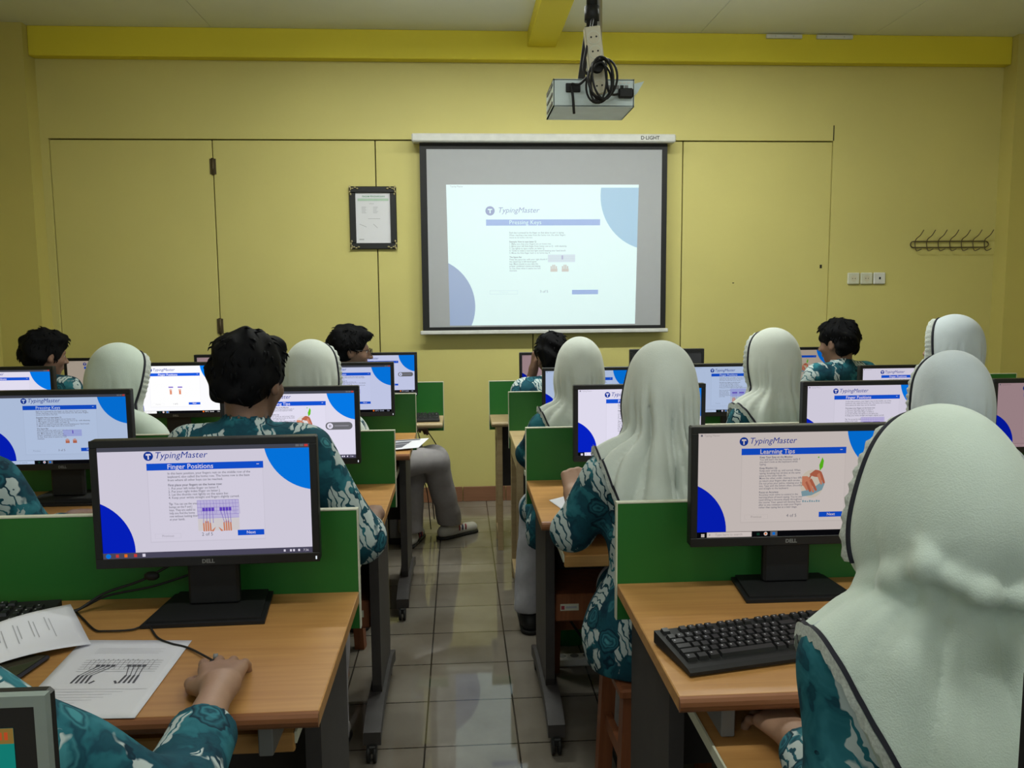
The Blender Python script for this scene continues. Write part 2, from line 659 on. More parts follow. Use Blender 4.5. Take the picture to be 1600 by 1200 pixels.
class Flat:
    """flat artwork in a w x h rectangle, u right and v down in metres; mapped to 3D at the end"""

    def __init__(self, w, h):
        self.w, self.h, self.items = w, h, []

    def poly(self, pts, layer, mat, clip=True):
        if clip:
            pts = clip_rect(pts, 0, 0, self.w, self.h)
        if len(pts) > 2:
            self.items.append((pts, [tuple(range(len(pts)))], layer, mat))

    def rect(self, u0, v0, u1, v1, layer, mat):
        self.poly([(u0*self.w, v0*self.h), (u1*self.w, v0*self.h), (u1*self.w, v1*self.h), (u0*self.w, v1*self.h)], layer, mat)

    def line(self, a, b, t, layer, mat):
        (x0, y0), (x1, y1) = (a[0]*self.w, a[1]*self.h), (b[0]*self.w, b[1]*self.h)
        L_ = math.hypot(x1-x0, y1-y0) or 1
        nx, ny = -(y1-y0)/L_*t/2, (x1-x0)/L_*t/2
        self.poly([(x0+nx, y0+ny), (x1+nx, y1+ny), (x1-nx, y1-ny), (x0-nx, y0-ny)], layer, mat)

    def text(self, s, u, v, size, layer, mat, bold=0., shear=0., align='LEFT', sx=1.):
        vv, ff = text_geo(s, size*self.h, bold, shear, align)
        self.items.append(([(u*self.w+x*sx, v*self.h-y) for x, y in vv], ff, layer, mat))

    def to(self, mb, fn):
        for pts, ff, layer, mat in self.items:
            mb.add([fn(x, y, layer) for x, y in pts], ff, mat)


# ------------------------------------------------------------------ the room
DW = .009                                   # the folding leaves lie this far behind the wall face
mb = MB()
SX0, SX1, SZ = -2.64, 2.585, 2.467
mb.box((WX0, WY1, SZ), (WX1, WY1+.12, CEIL+.1), M_WALL)
mb.box((WX0, WY1, 0), (SX0, WY1+.12, SZ), M_WALL)
mb.box((SX1, WY1, 0), (WX1, WY1+.12, SZ), M_WALL)
mb.box((SX0, WY1+.035, 0), (SX1, WY1+.12, SZ), M_DARKGAP)
mb.box((2.582, WY1-.003, 2.467), (2.588, WY1+.001, 2.57), M_DARKGAP)
struct('wall_front', mb)
seams = [SX0, -1.603, -.541, .507, 1.539, SX1]
for i in range(5):
    g = .0035
    m = MB().box((seams[i]+g, WY1+DW, .0), (seams[i+1]-g, WY1+.034, SZ-.008), M_WALL, .002)
    d = struct('door_%d' % (i+1), m)
    if i == 0:
        for z in (2.29, 1.24):
            h = MB().cyl((seams[1], WY1+.006, z-.055), (seams[1], WY1+.006, z+.055), .009, M_WIRE, 10)
            h.box((seams[1]-.02, WY1+.004, z-.05), (seams[1]+.02, WY1+DW, z+.05), M_WIRE)
            h.build('hinge', d)
tag(MB().box((1.9, WY1+DW-.002, 1.5), (1.912, WY1+DW, 1.506), M_DARKGAP).box((2.52, WY1+DW-.002, 1.60), (2.535, WY1+DW, 1.625), M_DARKGAP).build('trim_1'), kind='structure')
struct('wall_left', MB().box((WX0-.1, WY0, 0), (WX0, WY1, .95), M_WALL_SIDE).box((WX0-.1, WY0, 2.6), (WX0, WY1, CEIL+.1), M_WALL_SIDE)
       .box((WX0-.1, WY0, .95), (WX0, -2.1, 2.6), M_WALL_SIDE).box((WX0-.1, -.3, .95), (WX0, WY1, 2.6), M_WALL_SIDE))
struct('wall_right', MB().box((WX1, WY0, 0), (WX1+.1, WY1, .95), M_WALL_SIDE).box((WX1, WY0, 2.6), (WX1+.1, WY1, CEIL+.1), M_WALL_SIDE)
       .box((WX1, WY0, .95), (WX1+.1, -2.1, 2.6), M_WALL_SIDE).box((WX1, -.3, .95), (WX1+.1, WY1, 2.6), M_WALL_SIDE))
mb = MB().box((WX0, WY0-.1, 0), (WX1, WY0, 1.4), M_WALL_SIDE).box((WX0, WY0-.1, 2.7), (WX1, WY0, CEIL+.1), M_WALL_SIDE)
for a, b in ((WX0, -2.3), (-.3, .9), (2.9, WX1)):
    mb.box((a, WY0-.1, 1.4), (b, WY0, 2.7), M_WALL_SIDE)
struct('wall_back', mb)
M_GLASS, _nt, _b = new_mat('window_glass')
_b.inputs['Transmission Weight'].default_value = 1
_b.inputs['Roughness'].default_value = .02


def window(n, c, w, h, axis):
    mb = MB()
    for (u0, u1, v0, v1) in ((-w/2, w/2, -h/2, -h/2+.05), (-w/2, w/2, h/2-.05, h/2), (-w/2, -w/2+.05, -h/2, h/2), (w/2-.05, w/2, -h/2, h/2), (-.02, .02, -h/2, h/2)):
        if axis == 1:
            mb.box((c[0]+u0, c[1]-.03, c[2]+v0), (c[0]+u1, c[1]+.03, c[2]+v1), M_SCREWHITE)
        else:
            mb.box((c[0]-.03, c[1]+u0, c[2]+v0), (c[0]+.03, c[1]+u1, c[2]+v1), M_SCREWHITE)
    o = struct('window_%d' % n, mb)
    g = MB()
    if axis == 1:
        g.box((c[0]-w/2+.05, c[1]-.004, c[2]-h/2+.05), (c[0]+w/2-.05, c[1]+.004, c[2]+h/2-.05), M_GLASS)
    else:
        g.box((c[0]-.004, c[1]-w/2+.05, c[2]-h/2+.05), (c[0]+.004, c[1]+w/2-.05, c[2]+h/2-.05), M_GLASS)
    g.build('pane', o)


window(1, (-1.3, WY0-.05, 2.05), 2.0, 1.3, 1)
window(2, (1.9, WY0-.05, 2.05), 2.0, 1.3, 1)
window(3, (WX0-.05, -1.2, 1.775), 1.8, 1.65, 0)
window(4, (WX1+.05, -1.2, 1.775), 1.8, 1.65, 0)
struct('floor', MB().box((WX0, WY0, -.1), (WX1, WY1, 0), M_TILE))
mb = MB()
xs = [WX0, -1.55, .56, 1.62, 2.79, WX1]
for i in range(5):
    for (y0, y1) in ((WY0, -.2), (-.2, 2.2), (2.2, 4.60), (4.60, WY1)):
        mb.box((xs[i]+.002, y0+.002, CEIL), (xs[i+1]-.002, y1-.002, CEIL+.02), M_CEIL)
mb.box((WX0, WY0, CEIL+.012), (WX1, WY1, CEIL+.1), M_DARKGAP)
struct('ceiling', mb)
struct('trim_2', MB().box((-2.69, 5.62, 2.963), (3.775, WY1, CEIL), M_BEAM, .004))
struct('trim_3', MB().box((.474, WY0, 3.045), (.66, 5.62, CEIL), M_BEAM, .004))
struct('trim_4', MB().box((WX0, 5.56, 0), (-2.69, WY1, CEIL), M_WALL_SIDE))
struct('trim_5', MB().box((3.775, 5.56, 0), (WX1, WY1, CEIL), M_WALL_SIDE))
struct('trim_6', MB().box((WX0, WY0, 2.98), (-2.83, 5.56, CEIL), M_BEAM, .004))
struct('trim_7', MB().box((3.93, WY0, 2.98), (WX1, 5.56, CEIL), M_BEAM, .004))
mb = MB()
x = -2.69
while x < 3.77:
    x2 = min(x+.296, 3.775)
    mb.box((x, WY1-.012, 0), (x2, WY1, .105), M_SKIRT, .002)
    x = x2+.004
struct('baseboard_front', mb)
for a, b, n in ((2.062, 2.305, 0), (2.405, 2.652, 1)):
    m = MB().box((a, 5.600, 3.112), (b, 5.620, 3.138), M_SCREWHITE, .003)
    for q in (.25, .75):
        m.cyl((a+(b-a)*q, 5.6005, 3.125), (a+(b-a)*q, 5.598, 3.125), .004, M_METAL, 8)
    tag(m.build('cable_duct'), ['short white duct strip on the yellow beam, nearer the projector', 'short white duct strip on the yellow beam, nearer the right corner'][n],
        'duct strip', 'white strips on the beam')

# ceiling battens above the class, outside the photograph's frame; each carries its own light
for k, (x, y, wt) in enumerate(LAMPS):
    r = empty('ceiling_light', (x, y, CEIL-.002), 0, ('fluorescent ceiling batten %s' % ('left of the ceiling beam nearer the screen', 'right of the ceiling beam nearer the screen', 'left of the ceiling beam over the camera', 'right of the ceiling beam over the camera')[k]), 'ceiling light', 'ceiling battens')
    MB().box((-.62, -.05, -.045), (.62, .05, 0), M_SCREWHITE, .004).build('housing', r)
    MB().cyl((-.58, 0, -.062), (.58, 0, -.062), .014, glow('lamp_tube', (.95, 1, .96), 2.), 12).build('tube', r)
    area('batten_light', (x, y, CEIL-.085), (0, 0, 0), 1.16, .06, wt, (.96, 1, .93))
    area('batten_light', (x, y, CEIL-.16), (math.pi, 0, 0), 1.16, .06, wt*.50, (.96, 1, .93))

# ------------------------------------------------------------------ projection screen, projector and its picture
scr = empty('projection_screen', (.583, 5.62, 1.17), 0, 'white pull-down projection screen with black border hanging on the front wall', 'projection screen')
m = MB().box((-.875, -.045, 1.262), (.873, .055, 1.316), M_SCREWHITE, .008)
hs = m.build('housing', scr)
f = Flat(.2, .03)
f.text('D·LIGHT', 0, .8, 1.1, 0, M_BLACK, bold=.02)
m = MB()
f.to(m, lambda x, y, l: (.635+x, -.0455, 1.303-y))
m.build('lettering', hs)
m = MB().box((-.827, .010, .028), (.829, .0135, 1.262), M_BLACK2)
m.build('border', scr)
m = MB().box((-.782, .008, .050), (.792, .0099, 1.222), M_FABRIC)
canvas_ = m.build('canvas', scr)
m = MB().box((-.845, -.002, .0), (.846, .018, .027), M_SCREWHITE, .005)
m.build('bottom_bar', scr)

PJ = Vector((.475, 3.0, 2.125))
pj = empty('projector', PJ, math.radians(0), 'silver projector hanging upside down from the ceiling pole', 'projector')
X0, X1, Y0, Y1, Z0, Z1 = -.143, .137, -.09, .13, -.047, .045
canvas_y = 5.6278
Q = [Vector((-.073, canvas_y, 2.163)), Vector((1.219, canvas_y, 2.163)), Vector((1.200, canvas_y, 1.230)), Vector((-.062, canvas_y, 1.230))]
m = MB()
m.box((X0, Y0, Z0), (X1, Y0+.004, Z1), M_PROJ, .0015)
m.box((X0, Y0, Z0), (X1, Y1, Z0+.004), M_PROJ)
m.box((X0, Y0, Z1-.004), (X1, Y1, Z1), M_PROJ)
m.box((X0, Y0, Z0), (X0+.004, Y1, Z1), M_PROJ)
m.box((X1-.004, Y0, Z0), (X1, Y1, Z1), M_PROJ)
m.box((X0, Y1-.006, Z0), (X1, Y1, Z1), M_PROJ, .002)
for z in (-.03, .0, .03):
    m.box((X0-.003, Y0+.02, z-.004), (X0, Y1-.03, z+.004), M_GREY)
m.prism([(X1, Z1-.005), (X1+.045, Z1+.006), (X1+.02, Z1-.035), (X1, Z1-.05)], 1, Y0+.05, Y1-.02, M_PROJ)
m.build('casing', pj)
m = MB()
for k in range(7):
    m.box((.01+.0155*k, Y0-.0035, .012), (.022+.0155*k, Y0, .024), M_BLACK2 if k % 2 else M_GREY)
m.box((-.10, Y0-.006, .0), (-.05, Y0, .03), M_BLACK2, .002)
m.box((.0, Y0-.003, -.030), (.012, Y0, -.018), M_BLACK2).box((.02, Y0-.003, -.030), (.032, Y0, -.018), M_BLACK2)
m.box((.08, Y0-.02, -.02), (.13, Y0, .012), M_BLACK2, .004)
for k in range(9):
    m.box((.0+.014*k, Y0-.0015, .030), (.009+.014*k, Y0, .036), M_WHITEPL)
m.build('connector_panel', pj)
m = MB()
m.cyl((.05, Y1, 0), (.05, Y1+.022, 0), .034, M_BLACK2, 24)
ln = m.build('lens_barrel', pj)
m = MB().cyl((.05, Y1+.0222, 0), (.05, Y1+.0225, 0), .024, glow('projector_lens', (.8, .95, 1.), 3.), 24)
m.build('lens', ln)


# ------------------------------------------------------------------ what the computer screens show
T_FINGER = dict(title='Finger Positions', page='2 of 5', body=[
    (.240, 0, 'In this basic position, your fingers rest on the middle row of the'), (.270, 0, 'keyboard, also called the home row. The home row is the base'),
    (.300, 0, 'from where all other keys can be reached.'),
    (.345, 1, 'First place your fingers on the home row:'), (.375, 0, '1. Put your left index finger on letter F.'), (.403, 0, '2. Put your right index finger on letter J.'),
    (.431, 0, '3. Let the thumbs rest lightly on the space bar.'), (.459, 0, '4. Keep your wrists straight and fingers slightly curved.'),
    (.515, 1, 'Tip: '), (.515, 0, '       You can use the small'), (.543, 0, 'bumps on the F and J'), (.571, 0, 'keys. They are useful to'), (.599, 0, 'help you find the home'),
    (.627, 0, 'row without looking down'), (.655, 0, 'at your hands.')], pic='keys')
T_TIPS = dict(title='Learning Tips', page='4 of 5', body=[
    (.232, 1, 'Keep Your Eyes on the Monitor'), (.258, 0, 'You will learn the key locations easily if'), (.284, 0, 'you don\'t look at the keyboard while'), (.310, 0, 'typing.'),
    (.352, 1, 'Keep Rhythm Up'), (.380, 0, 'Keep your wrists up, and curved. When'), (.408, 0, 'typing, breaking key strokes at the same'), (.436, 0, 'pace as the other keys do.'),
    (.464, 0, 'Move the other under, making it less difficult'), (.492, 0, 'to return your fingers after each stroke.'), (.520, 0, 'Do not press your palms, relaxing your hands'), (.548, 0, 'too. Type with the letters often, smoothly'),
    (.576, 0, 'and straight to the keyboard.'),
    (.618, 1, 'Focus on Accuracy'), (.646, 0, 'Accuracy must come to control in the'), (.674, 0, 'learning phase of touch typing. You to you'), (.702, 0, 'need timing to become steady throughout'),
    (.730, 0, 'the course. Your speed will develop later'), (.758, 0, 'after as you continue to train your fingers'), (.786, 0, 'rather than typing fast at a later stage.')], pic='hand')
T_PRESS = dict(title='Pressing Keys', page='3 of 5', body=[
    (.232, 0, 'Each key is pressed by the finger on that takes its part in typing.'), (.260, 0, 'When reaching a key away from the home row, the other fingers'), (.288, 0, 'move to its home row too.'),
    (.335, 1, 'Example: How to type letter Q'), (.363, 0, '1. Make sure that your fingers are on home row.'), (.391, 0, '2. Move your left little finger from home row to Q - with elasticity.'),
    (.419, 0, '3. Tap lightly to type a letter on letter Q.'), (.447, 0, '4. Tends to make a loud and light sound keeping your hand touch.'), (.475, 0, '5. Move the little finger back to its home key A.'),
    (.520, 1, 'The Space Bar'), (.548, 0, 'Press the space bar with your right thumb if'), (.576, 0, 'the typed key is left hand-typed'), (.604, 0, 'key. Move thumb to you take the'), (.632, 0, 'proper combined course and letting'),
    (.660, 0, 'to rest. Even when it seems too low'), (.688, 0, 'moment.')], pic='bar')
T_FIRST = dict(title='Finger Positions', page='1 of 5', body=[], pic='small')


def screen_art(w, h, T, C, bar=None, gadget=False, title_bar='plain'):
    """artwork of one typing lesson window; C maps names to materials"""
    f = Flat(w, h)
    a = w/h
    f.rect(0, 0, 1, 1, 0, C['bg'])
    f.poly(circle(1.043*w, -.055*h, .263*w), 1, C['azure'])
    f.poly(circle(-.11*w, .935*h, .263*w), 1, C['blue'])
    f.rect(.226, .150, .775, .865, 1.5, C['card_shadow'])
    f.rect(.230, .145, .772, .855, 2, C['card'])
    f.rect(.226, .150, .777, .212, 3, C['bar'])
    f.poly(circle(.237*w, .083*h, .0225*w, 40), 3, C['logo'])
    # the T of the logo with its little curved stroke
    f.poly([(.226*w, .062*h), (.248*w, .062*h), (.250*w, .078*h), (.240*w, .075*h), (.2405*w, .112*h), (.234*w, .112*h), (.234*w, .076*h), (.226*w, .078*h)], 4, C['white'], False)
    f.text('TypingMaster', .264, .105, .082, 4, C['logo'], shear=.25)
    f.text(T['title'], .322, .202, .062, 4, C['white'], bold=.008)
    f.rect(.745, .172, .757, .178, 4, C['bg'])
    for v, b, s in T['body']:
        v = v if T['pic'] == 'keys' else .232+(v-.232)*.87
        f.text(s, .322, v+.012, .029 if T['pic'] != 'hand' else .0255, 3, C['text'], bold=.02 if b else .006, sx=.80 if T['pic'] == 'keys' and v > .5 else .95)
    if T['pic'] == 'keys':
        f.rect(.455, .492, .652, .655, 3, C['lav'])
        for k in range(6):
            f.line((.455, .492+.0326*k), (.652, .492+.0326*k), .0006, 4, C['keyline'])
        for k in range(14):
            f.line((.455+.01515*k, .492), (.455+.01515*k+.004*(k % 3), .623), .0005, 4, C['keyline'])
        for k in range(4):
            for q, o in ((0, .478), (1, .560)):
                x0 = o+.0145*k
                f.rect(x0, .560, x0+.0125, .592, 5, C['keyhi'])
                hx = (.478+.0155*k if q == 0 else .578+.0105*k)
                f.line((x0+.006, .592), (hx+.003, .70), .0011, 5, C['keyline'])
        f.rect(.455, .660, .652, .770, 2.6, C['cream'])
        for ox, mr in ((.478, 1), (.575, -1)):
            for k in range(4):
                x0 = ox+.0105*k
                top = .700-(.022 if k in (1, 2) else .008)
                f.poly([((x0)*w, (top+.01)*h), ((x0+.003)*w, top*h), ((x0+.007)*w, (top+.01)*h), ((x0+.0085)*w, .775*h), ((x0+.001)*w, .775*h)], 4, C['skin'])
            tx = ox+.055 if mr == 1 else ox-.018
            f.poly([(tx*w, .745*h), ((tx+.006*mr)*w, .738*h), ((tx+.006*mr-.012*mr)*w, .778*h), ((tx-.018*mr)*w, .775*h)][::mr], 4, C['skin'])
    elif T['pic'] == 'hand':
        f.poly(circle(.600*w, .500*h, .062*w, 40, .135*h), 2.5, C['cream'])
        def blob(pts):
            q = catmull([(a_*w, b_*h, 0) for a_, b_ in pts+pts[:3]], 6)
            return [(p.x, p.y) for p in q[6:-13]]
        f.poly([(.545*w, .57*h), (.60*w, .55*h), (.66*w, .47*h), (.668*w, .50*h), (.655*w, .56*h), (.60*w, .61*h), (.55*w, .62*h)], 3, C['keyboard'])
        f.poly([(.548*w, .425*h), (.575*w, .425*h), (.598*w, .455*h), (.606*w, .49*h), (.560*w, .525*h), (.548*w, .51*h)], 4, C['skin'])
        for k, (x0_, y0_, x1_, y1_) in enumerate(((.590, .455, .622, .560), (.578, .470, .608, .575), (.566, .480, .592, .570), (.556, .490, .575, .555))):
            f.poly(blob([(x0_-.007, y0_), (x0_+.007, y0_-.008), (x1_+.004, y1_-.01), (x1_, y1_+.006), (x1_-.006, y1_)]), 5+k*.2, C['skin' if k % 2 else 'skin2'])
        f.poly(blob([(.585, .400), (.615, .365), (.648, .385), (.645, .43), (.61, .43)]), 6, C['skin2'])
        for k, (x0_, y0_, x1_, y1_) in enumerate(((.640, .390, .664, .490), (.630, .400, .650, .500), (.600, .405, .590, .440))):
            f.poly(blob([(x0_-.006, y0_), (x0_+.008, y0_-.006), (x1_+.004, y1_-.01), (x1_, y1_+.006), (x1_-.006, y1_)]), 6.2+k*.2, C['skin' if k % 2 else 'skin2'])
        f.poly([(.652*w, .245*h), (.660*w, .28*h), (.656*w, .34*h), (.640*w, .375*h), (.636*w, .32*h)], 5, C['leaf'])
        f.poly(circle(.632*w, .245*h, .004*w, 12), 5, C['leaf'])
        for k in range(8):
            f.rect(.552+.012*k, .655+.004*(k % 3), .560+.012*k, .675, 4, C['keyboard'])
    elif T['pic'] == 'bar':
        f.rect(.515, .505, .655, .600, 3, C['lav'])
        for k in range(4):
            f.line((.515, .515+.024*k), (.655, .515+.024*k), .0005, 4, C['keyline'])
        f.rect(.585, .515, .592, .560, 4, C['keyhi'])
        for ox in (.530, .585):
            for k in range(4):
                f.rect(ox+.0075*k, .635+(.012 if k in (0, 3) else 0), ox+.0055+.0075*k, .690, 4, C['skin'])
            f.rect(ox, .665, ox+.030, .700, 4, C['skin2'])
    else:
        for ox in (.43, .53):
            f.rect(ox, .435, ox+.05, .462, 4, C['keyline'])
            f.rect(ox+.012, .52, ox+.034, .60, 4, C['skin'])
            for k in range(3):
                f.rect(ox+.010+.009*k, .49, ox+.016+.009*k, .53, 4, C['skin'])
    f.rect(.248, .785, .372, .830, 2.4, C['card_shadow'])
    f.rect(.250, .788, .370, .827, 2.7, C['card'])
    f.text('Previous', .31, .816, .030, 3.4, C['faint'], align='CENTER')
    f.text(T['page'], .497, .815, .042, 3, C['text'], align='CENTER')
    f.rect(.642, .772, .769, .822, 3, C['bar'])
    f.text('Next', .706, .808, .038, 4, C['white'], bold=.01, align='CENTER')
    if gadget:
        pts = circle(.80*w, .52*h, .03*w, 24)[6:19]+circle(.95*w, .52*h, .03*w, 24)[18:]+circle(.95*w, .52*h, .03*w, 24)[:7]
        f.poly(pts, 4, C['grey'])
        f.poly(circle(.805*w, .52*h, .023*w, 24), 5, C['white'])
        f.rect(.797, .50, .803, .54, 6, C['grey'])
        f.rect(.808, .50, .814, .54, 6, C['grey'])
        f.rect(.84, .515, .95, .522, 6, C['faint'])
    if title_bar == 'glass':
        f.rect(0, 0, 1, .038, 6, C['glass'])
        for k, c in ((0, 'grey'), (1, 'grey'), (2, 'close')):
            f.rect(.935+.021*k, .006, .952+.021*k, .026, 7, C[c])
    else:
        f.rect(.012, .012, .022, .030, 6, C['text'])
        f.text('Typing Master', .03, .030, .026, 6, C['faint'])
    if bar == 'seven':
        f.rect(0, .948, 1, 1, 6, C['task'])
        f.poly(circle(.025*w, .975*h, .012*w, 20), 7, C['azure'])
        for u, c in ((.06, 'close'), (.10, 'orange'), (.145, 'close'), (.185, 'white')):
            f.rect(u, .960, u+.014, .988, 7, C[c])
        for u in (.86, .89, .905, .93):
            f.rect(u, .965, u+.009, .985, 7, C['white'])
        f.text('7:36', .955, .985, .028, 7, C['white'])
    elif bar == 'ten':
        f.rect(0, .945, 1, 1, 6, C['taskblack'])
        f.rect(.052, .948, .288, .997, 7, C['white'])
        f.text('Type here to search', .095, .982, .032, 8, C['faint'])
        f.poly(circle(.066*w, .972*h, .004*w, 12), 8, C['faint'])
        for k in range(4):
            f.rect(.022+.009*(k % 2), .962+.016*(k//2), .030+.009*(k % 2), .976+.016*(k//2), 7, C['white'])
        f.rect(.315, .962, .330, .986, 7, C['leafdark'])
        f.poly(circle(.362*w, .972*h, .010*w, 20), 7, C['white'])
        f.poly(circle(.362*w, .972*h, .005*w, 12), 8, C['orange'])
        f.rect(.387, .950, .424, .995, 7, C['grey'])
        f.rect(.398, .958, .412, .985, 8, C['azure'])
        f.poly(circle(.80*w, .972*h, .009*w, 16), 7, C['orange'])
        f.text('30°C  Cerah', .818, .984, .036, 8, C['white'])
        f.text('7:36', .95, .984, .032, 8, C['white'])
    return f


def palette(key, bg, k=1., base_sample=True):
    """screen colours for one monitor: bg is its white as it looks in the photograph"""
    b = s2l(*bg)
    lum = (b[0]+b[1]+b[2])/3

    def g(n, c, mix=.12, s=False):
        c = s2l(*c)
        return glow('screen_%s_%s' % (key, n), tuple(x*(.35+.9*lum)*k for x in c) if n != 'bg' else c, 1., s)
    C = {'bg': glow('screen_%s_bg' % key, b, 1., True),
         'card': glow('screen_%s_card' % key, tuple(min(1., x*1.03) for x in b), 1., False),
         'card_shadow': glow('screen_%s_edge' % key, tuple(x*.93 for x in b), 1., False),
         'white': glow('screen_%s_white' % key, tuple(min(1, x*1.1) for x in b), 1., False),
         'faint': glow('screen_%s_faint' % key, tuple(x*.55 for x in b), 1., False),
         'lav': glow('screen_%s_lav' % key, (b[0]*.78, b[1]*.75, b[2]*.98), 1., False),
         'cream': glow('screen_%s_cream' % key, (b[0]*.98, b[1]*.97, b[2]*.83), 1., False)}
    for n, c in dict(azure=(5, 118, 225), blue=(5, 32, 190), bar=(18, 80, 205), logo=(20, 55, 150), text=(105, 105, 118), keyline=(125, 105, 190),
                     keyhi=(95, 65, 190), skin=(205, 130, 100), skin2=(180, 100, 75), leaf=(95, 190, 30), keyboard=(130, 160, 170), grey=(105, 105, 110),
                     glass=(70, 72, 84), close=(200, 60, 55), task=(75, 72, 92), taskblack=(10, 10, 14), orange=(235, 110, 30), leafdark=(20, 60, 45)).items():
        C[n] = g(n, c)
    return C


PAL = {'lavender': palette('lavender', (205, 200, 216)), 'warm': palette('warm', (190, 180, 176)), 'bluish': palette('bluish', (170, 186, 214)),
       'bright': palette('bright', (252, 252, 255)), 'pale': palette('pale', (222, 218, 236)), 'pink': palette('pink', (150, 126, 130)),
       'beige': palette('beige', (158, 146, 132)), 'mid': palette('mid', (190, 196, 226))}


def pic_fn(w, h):
    return lambda x, y, l: (x-w/2, -.0004-.00022*l, h/2-y)


def make_monitor(w, h, T, pal, bar=None, gadget=False, tb='plain', off=False, stand=.11, base=True):
    """monitor facing -Y: housing, bezel, screen, neck, base; its own origin on the desk under the neck"""
    r = empty('monitor')
    zc = stand+h/2
    bz, bb = .0155, .021
    yf = -.035
    m = MB()
    m.box((-w/2, yf, zc-h/2), (w/2, yf+.030, zc+h/2), M_BLACK, .003)
    m.prism([(-w/2+.05, zc-h/2+.03), (w/2-.05, zc-h/2+.03), (w/2-.05, zc+h/2-.03), (-w/2+.05, zc+h/2-.03)], 1, yf+.029, yf+.052, M_BLACK2)
    hs_ = m.build('housing', r)
    m = MB()
    x0, x1, z0, z1 = -w/2, w/2, zc-h/2, zc+h/2
    for a, b in (((x0, yf-.004, z1-bz), (x1, yf, z1)), ((x0, yf-.004, z0), (x1, yf, z0+bb)), ((x0, yf-.004, z0+bb), (x0+bz, yf, z1-bz)), ((x1-bz, yf-.004, z0+bb), (x1, yf, z1-bz))):
        m.box(a, b, M_BLACK, .0012)
    bzl = m.build('bezel', r)
    sw, sh = w-2*bz, h-bz-bb
    m = MB()
    if off:
        m.box((-sw/2, -.0003, -sh/2), (sw/2, 0, sh/2), plain('dark_screen_glass', (.05, .05, .056), .25))
    else:
        art = screen_art(sw, sh, T, PAL[pal], bar, gadget, tb)
        art.to(m, pic_fn(sw, sh))
    m.build('screen', r, (0, yf, z0+bb+sh/2))
    f = Flat(.06, .012)
    f.text('DELL', 0, .9, 1.0, 0, M_GREY, bold=.04)
    m = MB()
    f.to(m, lambda x, y, l: (-.015+x, yf-.0045, z0+.017-y))
    m.build('lettering', bzl)
    m = MB().box((w/2-.009, yf-.0048, z0+.006), (w/2-.006, yf-.004, z0+.013), glow('power_light', (.8, .85, .9), 1.))
    m.build('power_light', bzl)
    m = MB().box((-.055, yf+.02, .012), (.055, yf+.045, zc-.02), M_BLACK2, .006)
    m.build('neck', r)
    m = MB()
    bw, bd = .128, .10
    m.prism([(-bw, -bd-.01), (bw, -bd-.01), (bw-.018, bd-.01), (-bw+.018, bd-.01)], 2, .001, .008, M_BLACK2)
    m.prism([(-bw+.01, -bd+.0), (bw-.01, -bd), (bw-.028, bd-.02), (-bw+.028, bd-.02)], 2, .008, .013, M_BLACK2)
    m.build('base', r)
    return r


DESK_Z = .75
# ---- rows of desks
ROWY = {0: .78, 1: 1.909, 2: 3.03, 3: 4.16, 4: 4.82}


